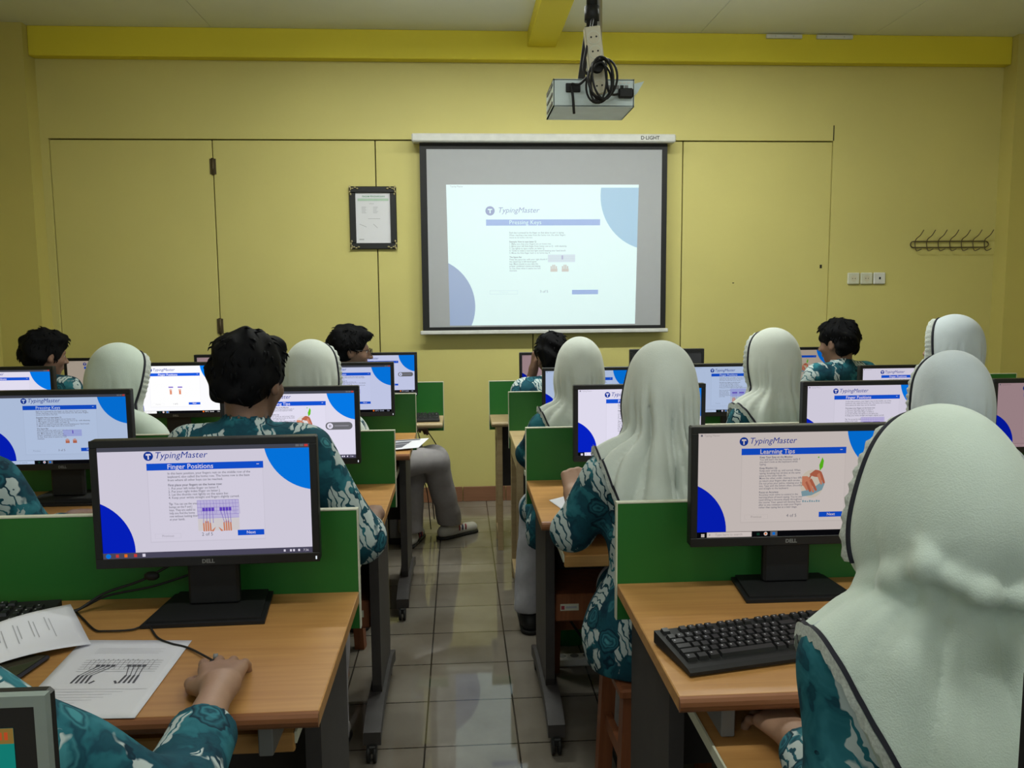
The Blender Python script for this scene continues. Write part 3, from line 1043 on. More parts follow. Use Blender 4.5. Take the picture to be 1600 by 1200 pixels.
def make_desk(L_, D_, z, label, loc, style='metal', panel_in=(.03, .03), div=(.0, .0), tray=True, wood=None, mat_side=None, pull=.03):
    """origin on the floor below the rear left corner; runs along +X, front edge towards -Y"""
    wood = wood or M_WOOD
    side = mat_side or M_DARKLAM
    r = empty('computer_desk', loc, 0, label, 'desk', 'computer desks in rows')
    t = .028
    m = MB()
    m.box((0, -D_+.012, z-t), (L_, 0, z), wood, .002)
    prof = []
    for k in range(7):
        a = math.pi/2+math.pi*k/6
        prof.append((-D_+.012+math.cos(a)*.012, z-t/2+math.sin(a)*t/2))
    m.prism(prof, 0, 0, L_, M_EDGE if wood is M_WOOD else wood)
    m.build('desktop', r)
    m = MB()
    dz0, dz1 = z-.09, z+.196
    m.box((div[0], .0, dz0), (L_+div[1], .016, dz1), M_GREEN)
    d = m.build('divider_panel', r)
    m = MB()
    m.box((div[0]-.003, -.001, dz0), (div[0], .017, dz1+.003), M_CREAM)
    m.box((L_+div[1], -.001, dz0), (L_+div[1]+.003, .017, dz1+.003), M_CREAM)
    m.box((div[0], -.001, dz1), (L_+div[1], .017, dz1+.003), M_CREAM)
    m.build('edge_band', d)
    for s in (0, 1):
        xa = panel_in[0] if s == 0 else L_-panel_in[1]-.03
        if style == 'metal':
            y0, y1 = -D_+.19, -.03
            m = MB().prism([(y1, z-t), (y0, z-t), (y0, .16), (y0+.03, .085), (y1-.03, .085), (y1, .16)], 0, xa, xa+.03, side)
            p = m.build('side_panel', r, (0, 0, 0))
            m = MB()
            pts = catmull([(xa+.015, .04, .072), (xa+.015, -.10, .105), (xa+.015, -D_/2, .11), (xa+.015, -D_+.12, .105), (xa+.015, -D_+.01, .072)], 5)
            for i in range(len(pts)-1):
                a, b = pts[i], pts[i+1]
                m.add([(xa-.012, a.y, a.z-.02), (xa+.042, a.y, a.z-.02), (xa+.042, a.y, a.z+.022), (xa-.012, a.y, a.z+.022),
                       (xa-.012, b.y, b.z-.02), (xa+.042, b.y, b.z-.02), (xa+.042, b.y, b.z+.022), (xa-.012, b.y, b.z+.022)],
                      [(0, 1, 5, 4), (1, 2, 6, 5), (2, 3, 7, 6), (3, 0, 4, 7), (0, 3, 2, 1), (4, 5, 6, 7)], side)
            fo = m.build('foot', r)
            for yy in (.03, -D_+.01):
                c = MB()
                for o in (-.014, .006):
                    c.cyl((xa+.012+o, yy, .027), (xa+.022+o, yy, .027), .027, M_CASTER, 18)
                c.box((xa+.003, yy-.016, .03), (xa+.029, yy+.016, .056), M_CASTER, .004)
                c.build('caster', fo)
        else:
            m = MB()
            for yy in (-.045, -D_+.035):
                m.box((xa, yy-.018, .0), (xa+.03, yy+.018, z-t), wood, .002)
            m.box((xa, -D_+.035, .06), (xa+.03, -.045, .10), wood)
            m.box((xa, -D_+.035, z-.10), (xa+.03, -.045, z-t), wood)
            m.build('leg_frame', r)
    m = MB().box((panel_in[0]+.03, -.060, .32), (L_-panel_in[1]-.03, -.045, z-t), side)
    m.build('modesty_panel', r)
    if tray:
        x0, x1 = panel_in[0]+.035, L_-panel_in[1]-.035
        m = MB().box((x0, -D_-pull, .636), (x1, -.22, .654), wood, .002)
        m.box((x0, -D_-pull-.004, .618), (x1, -D_-pull+.010, .655), wood, .003)
        tr = m.build('keyboard_tray', r)
        for xx in (x0-.004, x1):
            MB().box((xx, -D_-pull, .634), (xx+.004, -.22, .656), M_CREAM).build('edge_band', tr)
        for xx in (x0+.02, x1-.045):
            MB().box((xx, -D_+.04, .656), (xx+.025, -.24, z-t), M_GREY, .002).build('tray_runner', tr)
    return r


desk_specs = [  # x0, length, row, label
    (-1.845, 1.60, 1, 'beech computer desk at front left holding the mouse, papers and monitor with the finger diagram'),
    (.369, 1.60, 1, 'beech computer desk at front right holding the black keyboard'),
    (-1.844, 1.60, 2, 'left desk directly in front of the boy with the big black hair'),
    (-3.47+.55, 1.06, 2, 'left desk second from the aisle in the row of the big-haired boy'),
    (.242, 1.60, 2, 'right desk where the girl rests her hand on paper'),
    (1.86, 1.60, 2, 'desk by the right wall behind the two nearest girls on the right'),
    (-1.80, 1.575, 3, 'left desk by the aisle with a printed sheet over its corner'),
    (-2.88, 1.06, 3, 'beech desk by the left wall carrying the monitor cut by the left frame edge'),
    (.245, 1.60, 3, 'right desk by the aisle facing the girl with the navy piped cape'),
    (1.86, 1.60, 3, 'desk near the right wall in the third row'),
]
for k, (x0, L_, row, lab) in enumerate(desk_specs):
    if k == 8:
        dk = make_desk(L_, .50, DESK_Z, lab, (x0, ROWY[row], 0), 'wood', (.005, .03), wood=M_WOOD_PALE)
        continue
    dk = make_desk(L_, .575, DESK_Z, lab, (x0, ROWY[row], 0), mat_side=M_DARKLAM, pull={0: -.12, 1: .13}.get(k, .03))
    if k in (2, 4):      # a red-brown shelf slung below the top beside the aisle, with an inventory sticker
        xa, xb = (L_-.40, L_-.062) if k == 2 else (.062, .36)
        sh_ = MB().box((xa, -.36, .345), (xb, -.10, .440), M_STOOLW, .006).build('lower_shelf', dk)
        xs_ = xb-.085 if k == 2 else xa+.02
        MB().box((xs_, -.3612, .385), (xs_+.062, -.3602, .408), M_CREAM).box((xs_+.003, -.3618, .389), (xs_+.014, -.3611, .402), M_RED).box((xs_+.018, -.3618, .393), (xs_+.055, -.3611, .400), M_INKL).build('sticker', sh_)
make_desk(1.60, .30, .735, 'pale desk of the frontmost row left of the aisle with cables hanging below', (-1.70, 4.84, 0), 'wood', (.05, .45), tray=False, wood=M_WOOD_PALE)
make_desk(1.10, .30, .735, 'pale desk of the frontmost row near the left pillar', (-2.82, 4.84, 0), 'wood', (.05, .05), tray=False, wood=M_WOOD_PALE)
make_desk(1.60, .30, .735, 'pale desk of the frontmost row right of the aisle with a wooden leg frame', (.171, 4.84, 0), 'wood', (.03, .05), tray=False, wood=M_WOOD_PALE)
make_desk(1.60, .30, .735, 'pale desk of the frontmost row near the right pillar', (1.79, 4.84, 0), 'wood', (.05, .05), tray=False, wood=M_WOOD_PALE)
make_desk(1.60, .55, .75, 'beech desk nearest the camera at left under the silver framed monitor', (-1.87, .70, 0))
make_desk(1.60, .55, .75, 'beech desk nearest the camera at right, mostly out of view', (.41, .70, 0))

# ---- monitors.  (left px, right px, top px, bottom px | None, distance)
mons = [
    ('M1L', 142, 493, 686, 1.80, .475, .280, T_FINGER, 'lavender', 'seven', False, 'glass', 1.5, 'black monitor with the finger diagram, on the front left desk'),
    ('M1R', 1076, 1407, 664, 1.83, .475, .280, T_TIPS, 'warm', 'ten', False, 'plain', -.5, 'black monitor showing Learning Tips, beside the black keyboard'),
    ('M2La', -16, 198, 608, 2.87, .470, .272, T_PRESS, 'bluish', 'ten', False, 'glass', 0, 'black monitor at the left frame edge showing a pale blue lesson'),
    ('M2Lb', 346, 558, 605, 2.87, .470, .272, T_TIPS, 'pale', 'seven', True, 'glass', 0, 'monitor with a grey pause button, half hidden by the big-haired boy'),
    ('M2Ra', 897, 1103, 600, 2.87, .470, .272, T_PRESS, 'pale', 'ten', False, 'plain', 0, 'monitor in front of the girl in the long cape by the aisle'),
    ('M2Rb', 1252, 1459, 594, 2.87, .470, .272, T_FINGER, 'lavender', 'ten', False, 'plain', 0, 'monitor above and behind the Learning Tips monitor, partly hidden by a white hijab'),
    ('M2Rc', 1547, 1754, 592, 2.87, .470, .272, T_FINGER, 'pink', 'ten', False, 'plain', 0, 'pinkish monitor at the right frame edge'),
    ('M3La', -70, 78, 573, 4.0, .455, .262, T_FIRST, 'pale', 'seven', False, 'glass', 0, 'monitor cut by the left frame edge in front of a dark-haired boy'),
    ('M3Lb', 196, 347, 568, 4.0, .455, .262, T_FIRST, 'bright', 'ten', False, 'plain', 0, 'brightest white monitor, beside the bowed girl in a white hijab'),
    ('M3Lc', 467, 613, 567, 4.0, .455, .262, T_PRESS, 'mid', 'ten', False, 'glass', 0, 'monitor to the right of the girl whose head is between two boys'),
    ('M3Ra', 848, 992, 573, 4.0, .455, .262, T_PRESS, 'bluish', 'ten', False, 'plain', 0, 'bluish monitor behind the girl with piping at her left shoulder'),
    ('M3Rb', 1075, 1221, 568, 4.0, .455, .262, T_FINGER, 'bluish', 'ten', False, 'plain', 0, 'bluish monitor with finger diagram, left of the girl near the centre right'),
    ('M3Rc', 1340, 1486, 569, 4.0, .455, .262, T_FINGER, 'lavender', 'ten', False, 'plain', 0, 'monitor just right of the boy with short black hair at right'),
    ('M4La', 103, 222, 558, 4.68, .43, .245, T_TIPS, 'beige', 'ten', False, 'plain', 0, 'beige screened monitor behind the bowed girl at left, by the front wall'),
    ('M4Lb', 306, 424, 555, 4.68, .43, .245, T_FIRST, 'pink', 'ten', False, 'plain', 0, 'dim pinkish monitor mostly hidden behind the big-haired boy'),
    ('M4Lc', 532, 650, 552, 4.68, .43, .245, T_PRESS, 'mid', 'ten', True, 'plain', 0, 'monitor in front of the boy wearing glasses'),
    ('M4Ra', 811, 930, 550, 4.68, .43, .245, T_FIRST, 'pink', 'ten', False, 'plain', 0, 'pinkish monitor in front of the boy leaning on his hand'),
    ('M4Rb', 984, 1101, 546, 4.68, .43, .245, None, None, None, False, None, 0, 'switched-off dark monitor in the frontmost row right of the aisle'),
    ('M4Rc', 1188, 1305, 543, 4.68, .43, .245, T_TIPS, 'beige', 'ten', False, 'plain', 0, 'beige screened monitor left of the short-haired boy at right'),
]
MON = {}
cache = {}
for k, pl, pr, pt, Y, w, h, T, pal, bar, gad, tb, yaw, lab in mons:
    zb_ = DESK_Z if Y < 4.5 else .735
    c = W((pl+pr)/2, pt, Y)
    # the stand height follows from where the top edge is seen
    stand = c[2]-zb_-h
    key = (w, T['title']+T['page'] if T else None, pal, bar, gad, tb, round(stand, 2))
    if key in cache:
        o = copy_tree(cache[key])
    else:
        o = make_monitor(w, h, T, pal, bar, gad, tb, off=T is None, stand=max(.06, round(stand, 2)))
        cache[key] = o
    o.location = (c[0], Y+.035, zb_)
    o.rotation_euler = (0, 0, math.radians(yaw))
    tag(o, lab, 'monitor', 'monitors on the desks')
    MON[k] = o

# the two monitors on the desk row nearest the camera
def old_monitor(px, left, top, label, scr_mat, frame, teal=True):
    Y = .60
    w, h = .40, .33
    c = W(px, top, Y+.022)
    x0 = c[0] if left else c[0]-w
    r = empty('monitor', (x0+w/2, Y+.03, .75), 0, label, 'monitor')
    H_ = c[2]-.75
    z0 = H_-h
    m = MB().box((-w/2, -.02, z0), (w/2, -.008, H_), M_BLACK, .003).box((-w/2+.06, -.008, z0+.05), (w/2-.06, .045, H_-.06), M_BLACK, .01)
    m.build('housing', r)
    m = MB()
    b = .0085
    for a, q in (((-w/2, -.026, H_-b), (w/2, -.018, H_)), ((-w/2, -.026, z0), (w/2, -.018, z0+b)), ((-w/2, -.026, z0+b), (-w/2+b, -.018, H_-b)), ((w/2-b, -.026, z0+b), (w/2, -.018, H_-b))):
        m.box(a, q, frame)
    m.build('frame', r)
    m = MB().box((-w/2+b, -.024, z0+b), (w/2-b, -.019, H_-b), M_BLACK2)
    bz = m.build('bezel', r)
    m = MB()
    sw, sh = w-.050, h-.060
    if teal:
        m.add([(-sw/2, -.0245, z0+.035), (sw/2, -.0245, z0+.035), (sw/2, -.0245, z0+.035+sh), (-sw/2, -.0245, z0+.035+sh)], [(0, 1, 2, 3)], scr_mat)
        m.add([(-sw/2, -.0247, z0+.023+sh), (sw/2, -.0247, z0+.023+sh), (sw/2, -.0247, z0+.035+sh), (-sw/2, -.0247, z0+.035+sh)], [(0, 1, 2, 3)], glow('old_screen_ribbon', s2l(120, 95, 45)))
        for k in range(8):
            m.box((sw/2-.036+.0042*k, -.0249, z0+.026+sh), (sw/2-.0335+.0042*k, -.0248, z0+.032+sh), glow('old_screen_icons', s2l(170, 70, 35)))
    else:
        m.box((-sw/2, -.0249, z0+.035), (sw/2, -.0245, z0+.035+sh), scr_mat)
    m.build('screen', r)
    m = MB().box((-.04, .0, .02), (.04, .03, z0+.05), M_BLACK2, .005)
    m.build('neck', r)
    m = MB()
    m.add([(math.cos(a)*.12, math.sin(a)*.085, z) for z in (0.001, .018) for a in [2*math.pi*k/32 for k in range(32)]],
          [list(range(32))[::-1], list(range(32, 64))]+[(k, (k+1) % 32, 32+(k+1) % 32, 32+k) for k in range(32)], M_BLACK2)
    m.build('base', r)
    return r


old_monitor(88, False, 1069, 'silver framed monitor with a teal screen at the bottom left corner', glow('old_screen_teal', s2l(18, 118, 108), 1., True), plain('silver_frame', (.30, .36, .35), .35, metal=.3))
old_monitor(1596, True, 1043, 'dark monitor barely showing at the bottom right edge', plain('dark_screen_glass', (.05, .05, .056), .25), M_BLACK, False)

# ------------------------------------------------------------------ the projector's picture, its light put into the canvas as emission
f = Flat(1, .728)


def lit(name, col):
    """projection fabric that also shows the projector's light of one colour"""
    mt = bpy.data.materials.new('emissive_'+name)
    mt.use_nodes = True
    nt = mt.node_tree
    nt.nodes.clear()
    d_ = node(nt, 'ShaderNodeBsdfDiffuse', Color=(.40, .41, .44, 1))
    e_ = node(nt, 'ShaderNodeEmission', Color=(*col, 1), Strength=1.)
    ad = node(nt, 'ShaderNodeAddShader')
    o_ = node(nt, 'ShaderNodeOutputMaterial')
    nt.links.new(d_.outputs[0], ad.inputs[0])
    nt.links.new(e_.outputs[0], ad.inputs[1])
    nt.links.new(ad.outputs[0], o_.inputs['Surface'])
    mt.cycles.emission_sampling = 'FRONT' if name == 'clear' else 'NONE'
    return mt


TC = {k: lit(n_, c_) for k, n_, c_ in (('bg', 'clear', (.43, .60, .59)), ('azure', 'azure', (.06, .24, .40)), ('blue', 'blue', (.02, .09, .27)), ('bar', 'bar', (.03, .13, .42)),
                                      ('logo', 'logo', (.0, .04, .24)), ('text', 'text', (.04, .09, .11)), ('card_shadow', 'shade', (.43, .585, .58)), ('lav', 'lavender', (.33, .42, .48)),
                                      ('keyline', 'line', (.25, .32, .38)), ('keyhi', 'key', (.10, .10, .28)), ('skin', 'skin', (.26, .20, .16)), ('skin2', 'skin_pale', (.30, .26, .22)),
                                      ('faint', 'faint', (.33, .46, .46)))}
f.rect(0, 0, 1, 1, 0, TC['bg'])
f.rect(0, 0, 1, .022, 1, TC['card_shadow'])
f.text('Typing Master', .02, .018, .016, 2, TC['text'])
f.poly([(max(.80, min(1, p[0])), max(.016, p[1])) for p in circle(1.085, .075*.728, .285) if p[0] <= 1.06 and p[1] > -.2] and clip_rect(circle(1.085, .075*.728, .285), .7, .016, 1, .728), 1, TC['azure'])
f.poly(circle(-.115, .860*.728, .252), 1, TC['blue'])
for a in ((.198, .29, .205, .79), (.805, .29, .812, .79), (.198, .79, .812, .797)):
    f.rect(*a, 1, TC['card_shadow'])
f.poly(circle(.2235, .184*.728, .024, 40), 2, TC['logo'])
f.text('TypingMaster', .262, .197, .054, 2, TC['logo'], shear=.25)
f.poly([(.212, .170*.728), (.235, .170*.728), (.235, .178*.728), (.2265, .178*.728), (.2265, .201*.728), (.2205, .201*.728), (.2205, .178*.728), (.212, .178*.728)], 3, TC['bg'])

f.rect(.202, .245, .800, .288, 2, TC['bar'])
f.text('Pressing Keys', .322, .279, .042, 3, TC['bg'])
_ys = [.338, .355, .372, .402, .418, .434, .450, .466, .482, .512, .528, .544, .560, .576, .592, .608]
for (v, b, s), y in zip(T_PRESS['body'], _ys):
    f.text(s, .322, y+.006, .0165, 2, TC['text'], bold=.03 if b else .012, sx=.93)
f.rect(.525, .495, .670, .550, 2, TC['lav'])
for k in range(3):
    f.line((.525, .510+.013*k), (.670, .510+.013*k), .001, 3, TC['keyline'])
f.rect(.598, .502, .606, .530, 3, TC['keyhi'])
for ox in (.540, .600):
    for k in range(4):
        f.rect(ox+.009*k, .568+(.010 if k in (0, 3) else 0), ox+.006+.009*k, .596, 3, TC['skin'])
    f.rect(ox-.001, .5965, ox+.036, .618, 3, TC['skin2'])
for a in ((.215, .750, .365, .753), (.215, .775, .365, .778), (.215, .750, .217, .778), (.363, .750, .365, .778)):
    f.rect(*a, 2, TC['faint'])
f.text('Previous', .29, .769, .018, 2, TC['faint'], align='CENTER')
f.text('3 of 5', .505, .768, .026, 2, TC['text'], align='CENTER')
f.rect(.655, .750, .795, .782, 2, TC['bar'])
m = MB()


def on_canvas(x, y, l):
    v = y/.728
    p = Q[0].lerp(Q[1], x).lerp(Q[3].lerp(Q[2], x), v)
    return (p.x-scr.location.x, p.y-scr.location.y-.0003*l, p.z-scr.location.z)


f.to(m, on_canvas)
m.build('emissive_picture', canvas_)

mt_ = empty('projector_mount', (PJ.x+.01, PJ.y+.02, PJ.z+.045), 0, 'black ceiling pole and bracket carrying the projector', 'mount')
m = MB().cyl((.02, 0, .08), (.02, 0, CEIL-PJ.z-.045), .014, M_METAL, 16)
m.build('pole', mt_)
m = MB().cyl((-.005, -.01, .10), (-.005, -.01, CEIL-PJ.z-.045), .019, M_BLACK2, 12)
m.cyl((-.005, -.01, .22), (-.005, -.01, .27), .026, M_BLACK2, 12)
m.build('cable_sleeve', mt_)
m = MB().box((-.11, -.012, .018), (.09, .012, .024), M_WIRE)
for x in (-.108, .086):
    m.box((x-.004, -.012, .0), (x+.004, .012, .024), M_WIRE)
m.box((-.02, -.02, .024), (.05, .02, .09), M_BLACK2, .004)
m.add(*(lambda v: (v, [(0, 1, 2, 3), (4, 7, 6, 5), (0, 4, 5, 1), (2, 6, 7, 3), (1, 5, 6, 2), (0, 3, 7, 4)]))([(-.055, -.02, .02), (-.03, -.02, .02), (-.01, -.02, .2), (-.03, -.02, .2), (-.055, -.012, .02), (-.03, -.012, .02), (-.01, -.012, .2), (-.03, -.012, .2)]), M_BLACK2)
m.build('bracket', mt_)
st = empty('power_strip', W(930, 88, 2.90), 0, 'ivory power strip with round sockets tied to the projector pole', 'power strip')
st.rotation_euler = (math.radians(4), math.radians(-8), 0)
m = MB().box((-.028, -.012, -.125), (.028, .018, .095), M_STRIP, .004)
bd = m.build('body', st)
for k, z in enumerate((.058, .012, -.036, -.10)):
    m = MB()
    m.cyl((0, -.0135, z), (0, -.010, z), .0225, M_CREAM if k != 2 else M_BLACK2, 24)
    if k != 2:
        m.cyl((0, -.0142, z), (0, -.0130, z), .019, M_STRIP, 24)
        for s in (-.009, .009):
            m.cyl((s, -.0150, z+.002), (s, -.0140, z+.002), .0032, M_BLACK2, 8)
    else:
        m.cyl((0, -.04, z), (0, -.012, z), .021, M_BLACK2, 20, .018)
    m.build('socket', st)
m = MB()
rnd = random.Random(4)
cc = W(937, 128, 2.86)
for k in range(5):
    rx, rz_ = .045+.006*rnd.random()-.010*(k % 3), .062+.010*rnd.random()-.006*(k % 2)
    ox, oz, oy, tl = rnd.uniform(-.010, .010), rnd.uniform(-.008, .008), -.008*k, rnd.uniform(-.5, .5)
    pts = []
    for q in range(28):
        a = 2*math.pi*q/28
        x, z = rx*math.cos(a), rz_*math.sin(a)
        pts.append((cc[0]+ox+x*math.cos(tl)-z*math.sin(tl)*.4, cc[1]+oy+.006*math.sin(2*a+k), cc[2]+oz+z+x*math.sin(tl)*.5))
    m.tube(pts, .0038, M_BLACK2, 6, closed=True)
m.tube(catmull([W(937, 92, 2.86), W(945, 105, 2.85), W(950, 140, 2.85), W(958, 148, 2.88), W(972, 145, 2.90)], 6), .004, M_BLACK2, 6)
m.tube(catmull([W(897, 178, 2.90), W(895, 150, 2.89), W(893, 132, 2.89), W(905, 132, 2.87), W(920, 118, 2.86)], 6), .0045, M_BLACK2, 6)
m.tube(catmull([W(920, 118, 2.86), W(912, 105, 2.88), W(920, 60, 2.9), W(926, 30, 2.98)], 6), .005, M_BLACK2, 6)
tag(m.build('cable_coil'), 'loose coil of black cable hanging behind the projector', 'cable')

# ------------------------------------------------------------------ things on the wall
fr = empty('framed_certificate', (-.564, WY1+DW, 1.746), 0, 'framed certificate in black and gold frame hanging on the yellow wall', 'picture frame')
w_, h_ = .312, .414
m = MB()
b = .041
for a, q in (((-w_/2, -.022, 0), (w_/2, 0, b)), ((-w_/2, -.022, h_-b), (w_/2, 0, h_)), ((-w_/2, -.022, b), (-w_/2+b, 0, h_-b)), ((w_/2-b, -.022, b), (w_/2, 0, h_-b))):
    m.box(a, q, M_BLACK, .004)
m.build('frame', fr)
for sx in (-1, 1):
    for sz in (0, 1):
        m = MB()
        x, z = sx*(w_/2-.004), (.004 if sz == 0 else h_-.004)
        dz = 1 if sz == 0 else -1
        for k in range(4):
            m.ball((x-sx*.016*k-sx*.004, -.026, z+.004*dz+.007*dz*(k % 2)), (.009, .005, .0055), M_GOLD, 8)
            m.ball((x-sx*.002-sx*.006*(k % 2), -.026, z+dz*.016*k), (.0055, .005, .009), M_GOLD, 8)
        m.build('corner_ornament', fr)
m = MB().box((-w_/2+b, -.008, b), (w_/2-b, -.002, h_-b), M_PAPER)
cert = m.build('certificate', fr)
f = Flat(.23, .33)
M_GRINK = plain('green_print_ink', (.10, .32, .20), .8)
f.text('PIAGAM PENGHARGAAN', .52, .085, .045, 0, M_GRINK, bold=.02, align='CENTER', sx=.9)
f.rect(.06, .11, .95, .16, 0, plain('pale_green_print', (.45, .60, .50), .8))
f.text('KELAS', .46, .225, .032, 0, M_INKL, bold=.01, align='CENTER')
for k in range(5):
    f.rect(.17, .28+.028*k, .30-.02*(k % 2), .288+.028*k, 0, M_INKL)
    f.rect(.50, .28+.028*k, .64-.02*(k % 3), .288+.028*k, 0, M_INKL)
f.rect(.35, .51, .70, .518, 0, M_INKL)
f.line((.10, .62), (.30, .68), .003, 0, M_INKL)
f.line((.50, .62), (.62, .70), .003, 0, M_INKL)
f.rect(.08, .92, .22, .94, 0, M_INKL)
m = MB()
f.to(m, lambda x, y, l: (x-.115, -.0086, h_/2+.165-y))
m.build('printing', cert)

hk = empty('coat_rack', (3.44, WY1, 1.76), 0, 'thin wire coat rack with seven hooks on the right of the front wall', 'coat rack')
m = MB()
a, z = .262, .021
loop = [(-a, -.012, z), (a, -.012, z)]+[(a+math.sin(t)*z, -.012, math.cos(t)*z) for t in (.5, 1.05, 1.57, 2.1, 2.6)]+[(a, -.012, -z), (-a, -.012, -z)]+[(-a-math.sin(t)*z, -.012, -math.cos(t)*z) for t in (.5, 1.05, 1.57, 2.1, 2.6)]
m.tube(loop, .004, M_WIRE, 6, closed=True)
m.build('rail', hk)
for k in range(7):
    x = -.25+.084*k
    m = MB().tube(catmull([(x+.035, -.055, .098), (x+.018, -.045, .062), (x, -.016, .03), (x, -.016, -.02), (x+.006, -.03, -.045), (x+.028, -.05, -.032)], 5), .003, M_WIRE, 6)
    m.build('hook', hk)
for k, (xc, lab, mt) in enumerate(((2.757, 'leftmost of three ivory wall sockets', M_CREAM), (2.851, 'middle one of three wall sockets', M_CREAM), (2.944, 'whiter square wall outlet right of the two ivory sockets', M_WHITEPL))):
    r = empty('wall_socket', (xc, WY1, 1.527), 0, lab, 'wall socket', 'sockets on the front wall')
    MB().box((-.043, -.016, -.041), (.043, 0, .041), mt, .006).build('plate', r)
    m = MB()
    if k < 2:
        m.cyl((0, -.0165, 0), (0, -.0155, 0), .022, M_STRIP, 24)
        for s in (-.009, .009):
            m.cyl((s, -.018, 0), (s, -.0164, 0), .003, M_BLACK2, 8)
    else:
        m.box((-.006, -.018, -.007), (.006, -.0155, .009), M_BLACK2)
    m.build('opening', r)

# ------------------------------------------------------------------ signed-distance modelling for bodies and cloth
f32 = np.float32


def sd_cap(P, a, b, ra, rb, sy=1.):
    a, b = np.array(a, f32), np.array(b, f32)
    ba = b-a
    pa = P-a
    h = np.clip(pa@ba/max(float(ba@ba), 1e-9), 0, 1)
    d = pa-h[:, None]*ba
    if sy != 1.:
        d = d/np.array([1, sy, 1], f32)
    return np.sqrt((d*d).sum(1))-(ra+(rb-ra)*h)


def sd_ell(P, c, r, R=None):
    q = P-np.array(c, f32)
    if R is not None:
        q = q@R
    r = np.array(r, f32)
    k0 = np.sqrt(((q/r)**2).sum(1))
    k1 = np.sqrt(((q/(r*r))**2).sum(1))
    return k0*(k0-1)/np.maximum(k1, 1e-6)


def smin(a, b, k):
    h = np.maximum(k-np.abs(a-b), 0)/k
    return np.minimum(a, b)-h*h*k*.25


def smax(a, b, k):
    return -smin(-a, -b, k)


def sstep(x, a, b):
    t = np.clip((x-a)/(b-a), 0, 1)
    return t*t*(3-2*t)


def surface(fn, lo, hi, h, pad=.02):
    """naive surface nets over a sparsely sampled grid; returns verts, quads"""
    lo, hi = np.array(lo, f32), np.array(hi, f32)
    nb = np.ceil((hi-lo)/(4*h)).astype(int)+1
    bx = [lo[i]+(np.arange(nb[i])*4+1.5)*h for i in range(3)]
    G = np.stack(np.meshgrid(*bx, indexing='ij'), -1).reshape(-1, 3).astype(f32)
    D = fn(G)
    act = np.abs(D) < (4*h*.87*1.35+pad)
    V = np.repeat(np.where(D > 0, 1., -1.).astype(f32)[:, None], 64, 1)
    off = (np.stack(np.meshgrid(*[np.arange(4)]*3, indexing='ij'), -1).reshape(-1, 3)-1.5)*h
    Pn = (G[act][:, None, :]+off[None].astype(f32)).reshape(-1, 3)
    out = np.empty(len(Pn), f32)
    for s in range(0, len(Pn), 400000):
        out[s:s+400000] = fn(Pn[s:s+400000])
    V[act] = out.reshape(-1, 64)
    V = V.reshape(nb[0], nb[1], nb[2], 4, 4, 4).transpose(0, 3, 1, 4, 2, 5).reshape(nb[0]*4, nb[1]*4, nb[2]*4)
    # close the grid border so that every surface is a closed shell
    V[0], V[-1], V[:, 0], V[:, -1], V[:, :, 0], V[:, :, -1] = 1, 1, 1, 1, 1, 1
    S = V < 0
    n = np.array(V.shape)
    C = np.zeros(tuple(n-1), np.int8)
    cs = [(i, j, k) for i in (0, 1) for j in (0, 1) for k in (0, 1)]
    for (i, j, k) in cs:
        C += S[i:n[0]-1+i, j:n[1]-1+j, k:n[2]-1+k]
    idx = np.argwhere((C > 0) & (C < 8))
    vid = np.full(tuple(n-1), -1, np.int32)
    vid[idx[:, 0], idx[:, 1], idx[:, 2]] = np.arange(len(idx))
    val = {c: V[idx[:, 0]+c[0], idx[:, 1]+c[1], idx[:, 2]+c[2]] for c in cs}
    acc = np.zeros((len(idx), 3), f32)
    cnt = np.zeros(len(idx), f32)
    for c in cs:
        for ax in range(3):
            if c[ax] == 0:
                d = list(c)
                d[ax] = 1
                d = tuple(d)
                a, b = val[c], val[d]
                cr = (a < 0) != (b < 0)
                t = np.where(cr, a/np.where(cr, a-b, 1), 0)
                p = np.array(c, f32)[None].repeat(len(idx), 0)
                p[:, ax] += t
                acc += p*cr[:, None]
                cnt += cr
    verts = lo+(idx+acc/np.maximum(cnt, 1)[:, None])*h
    quads = []
    for ax in range(3):
        o1, o2 = [(1, 2), (2, 0), (0, 1)][ax]
        sl0 = [slice(0, n[i]-1) for i in range(3)]
        sl1 = [slice(0, n[i]-1) for i in range(3)]
        sl1[ax] = slice(1, n[ax])
        sl0[o1] = sl1[o1] = slice(1, n[o1]-1)
        sl0[o2] = sl1[o2] = slice(1, n[o2]-1)
        A, B = S[tuple(sl0)], S[tuple(sl1)]
        e = np.argwhere(A != B)
        flip = A[e[:, 0], e[:, 1], e[:, 2]]
        e = e.copy()
        e[:, o1] += 1
        e[:, o2] += 1

        def cell(d1, d2):
            q = e.copy()
            q[:, o1] -= d1
            q[:, o2] -= d2
            return vid[q[:, 0], q[:, 1], q[:, 2]]
        q = np.stack([cell(1, 1), cell(0, 1), cell(0, 0), cell(1, 0)], 1)
        q[~flip] = q[~flip][:, ::-1]
        quads.append(q)
    quads = np.concatenate(quads)
    quads = quads[(quads >= 0).all(1)]
    return verts.astype(f32), quads


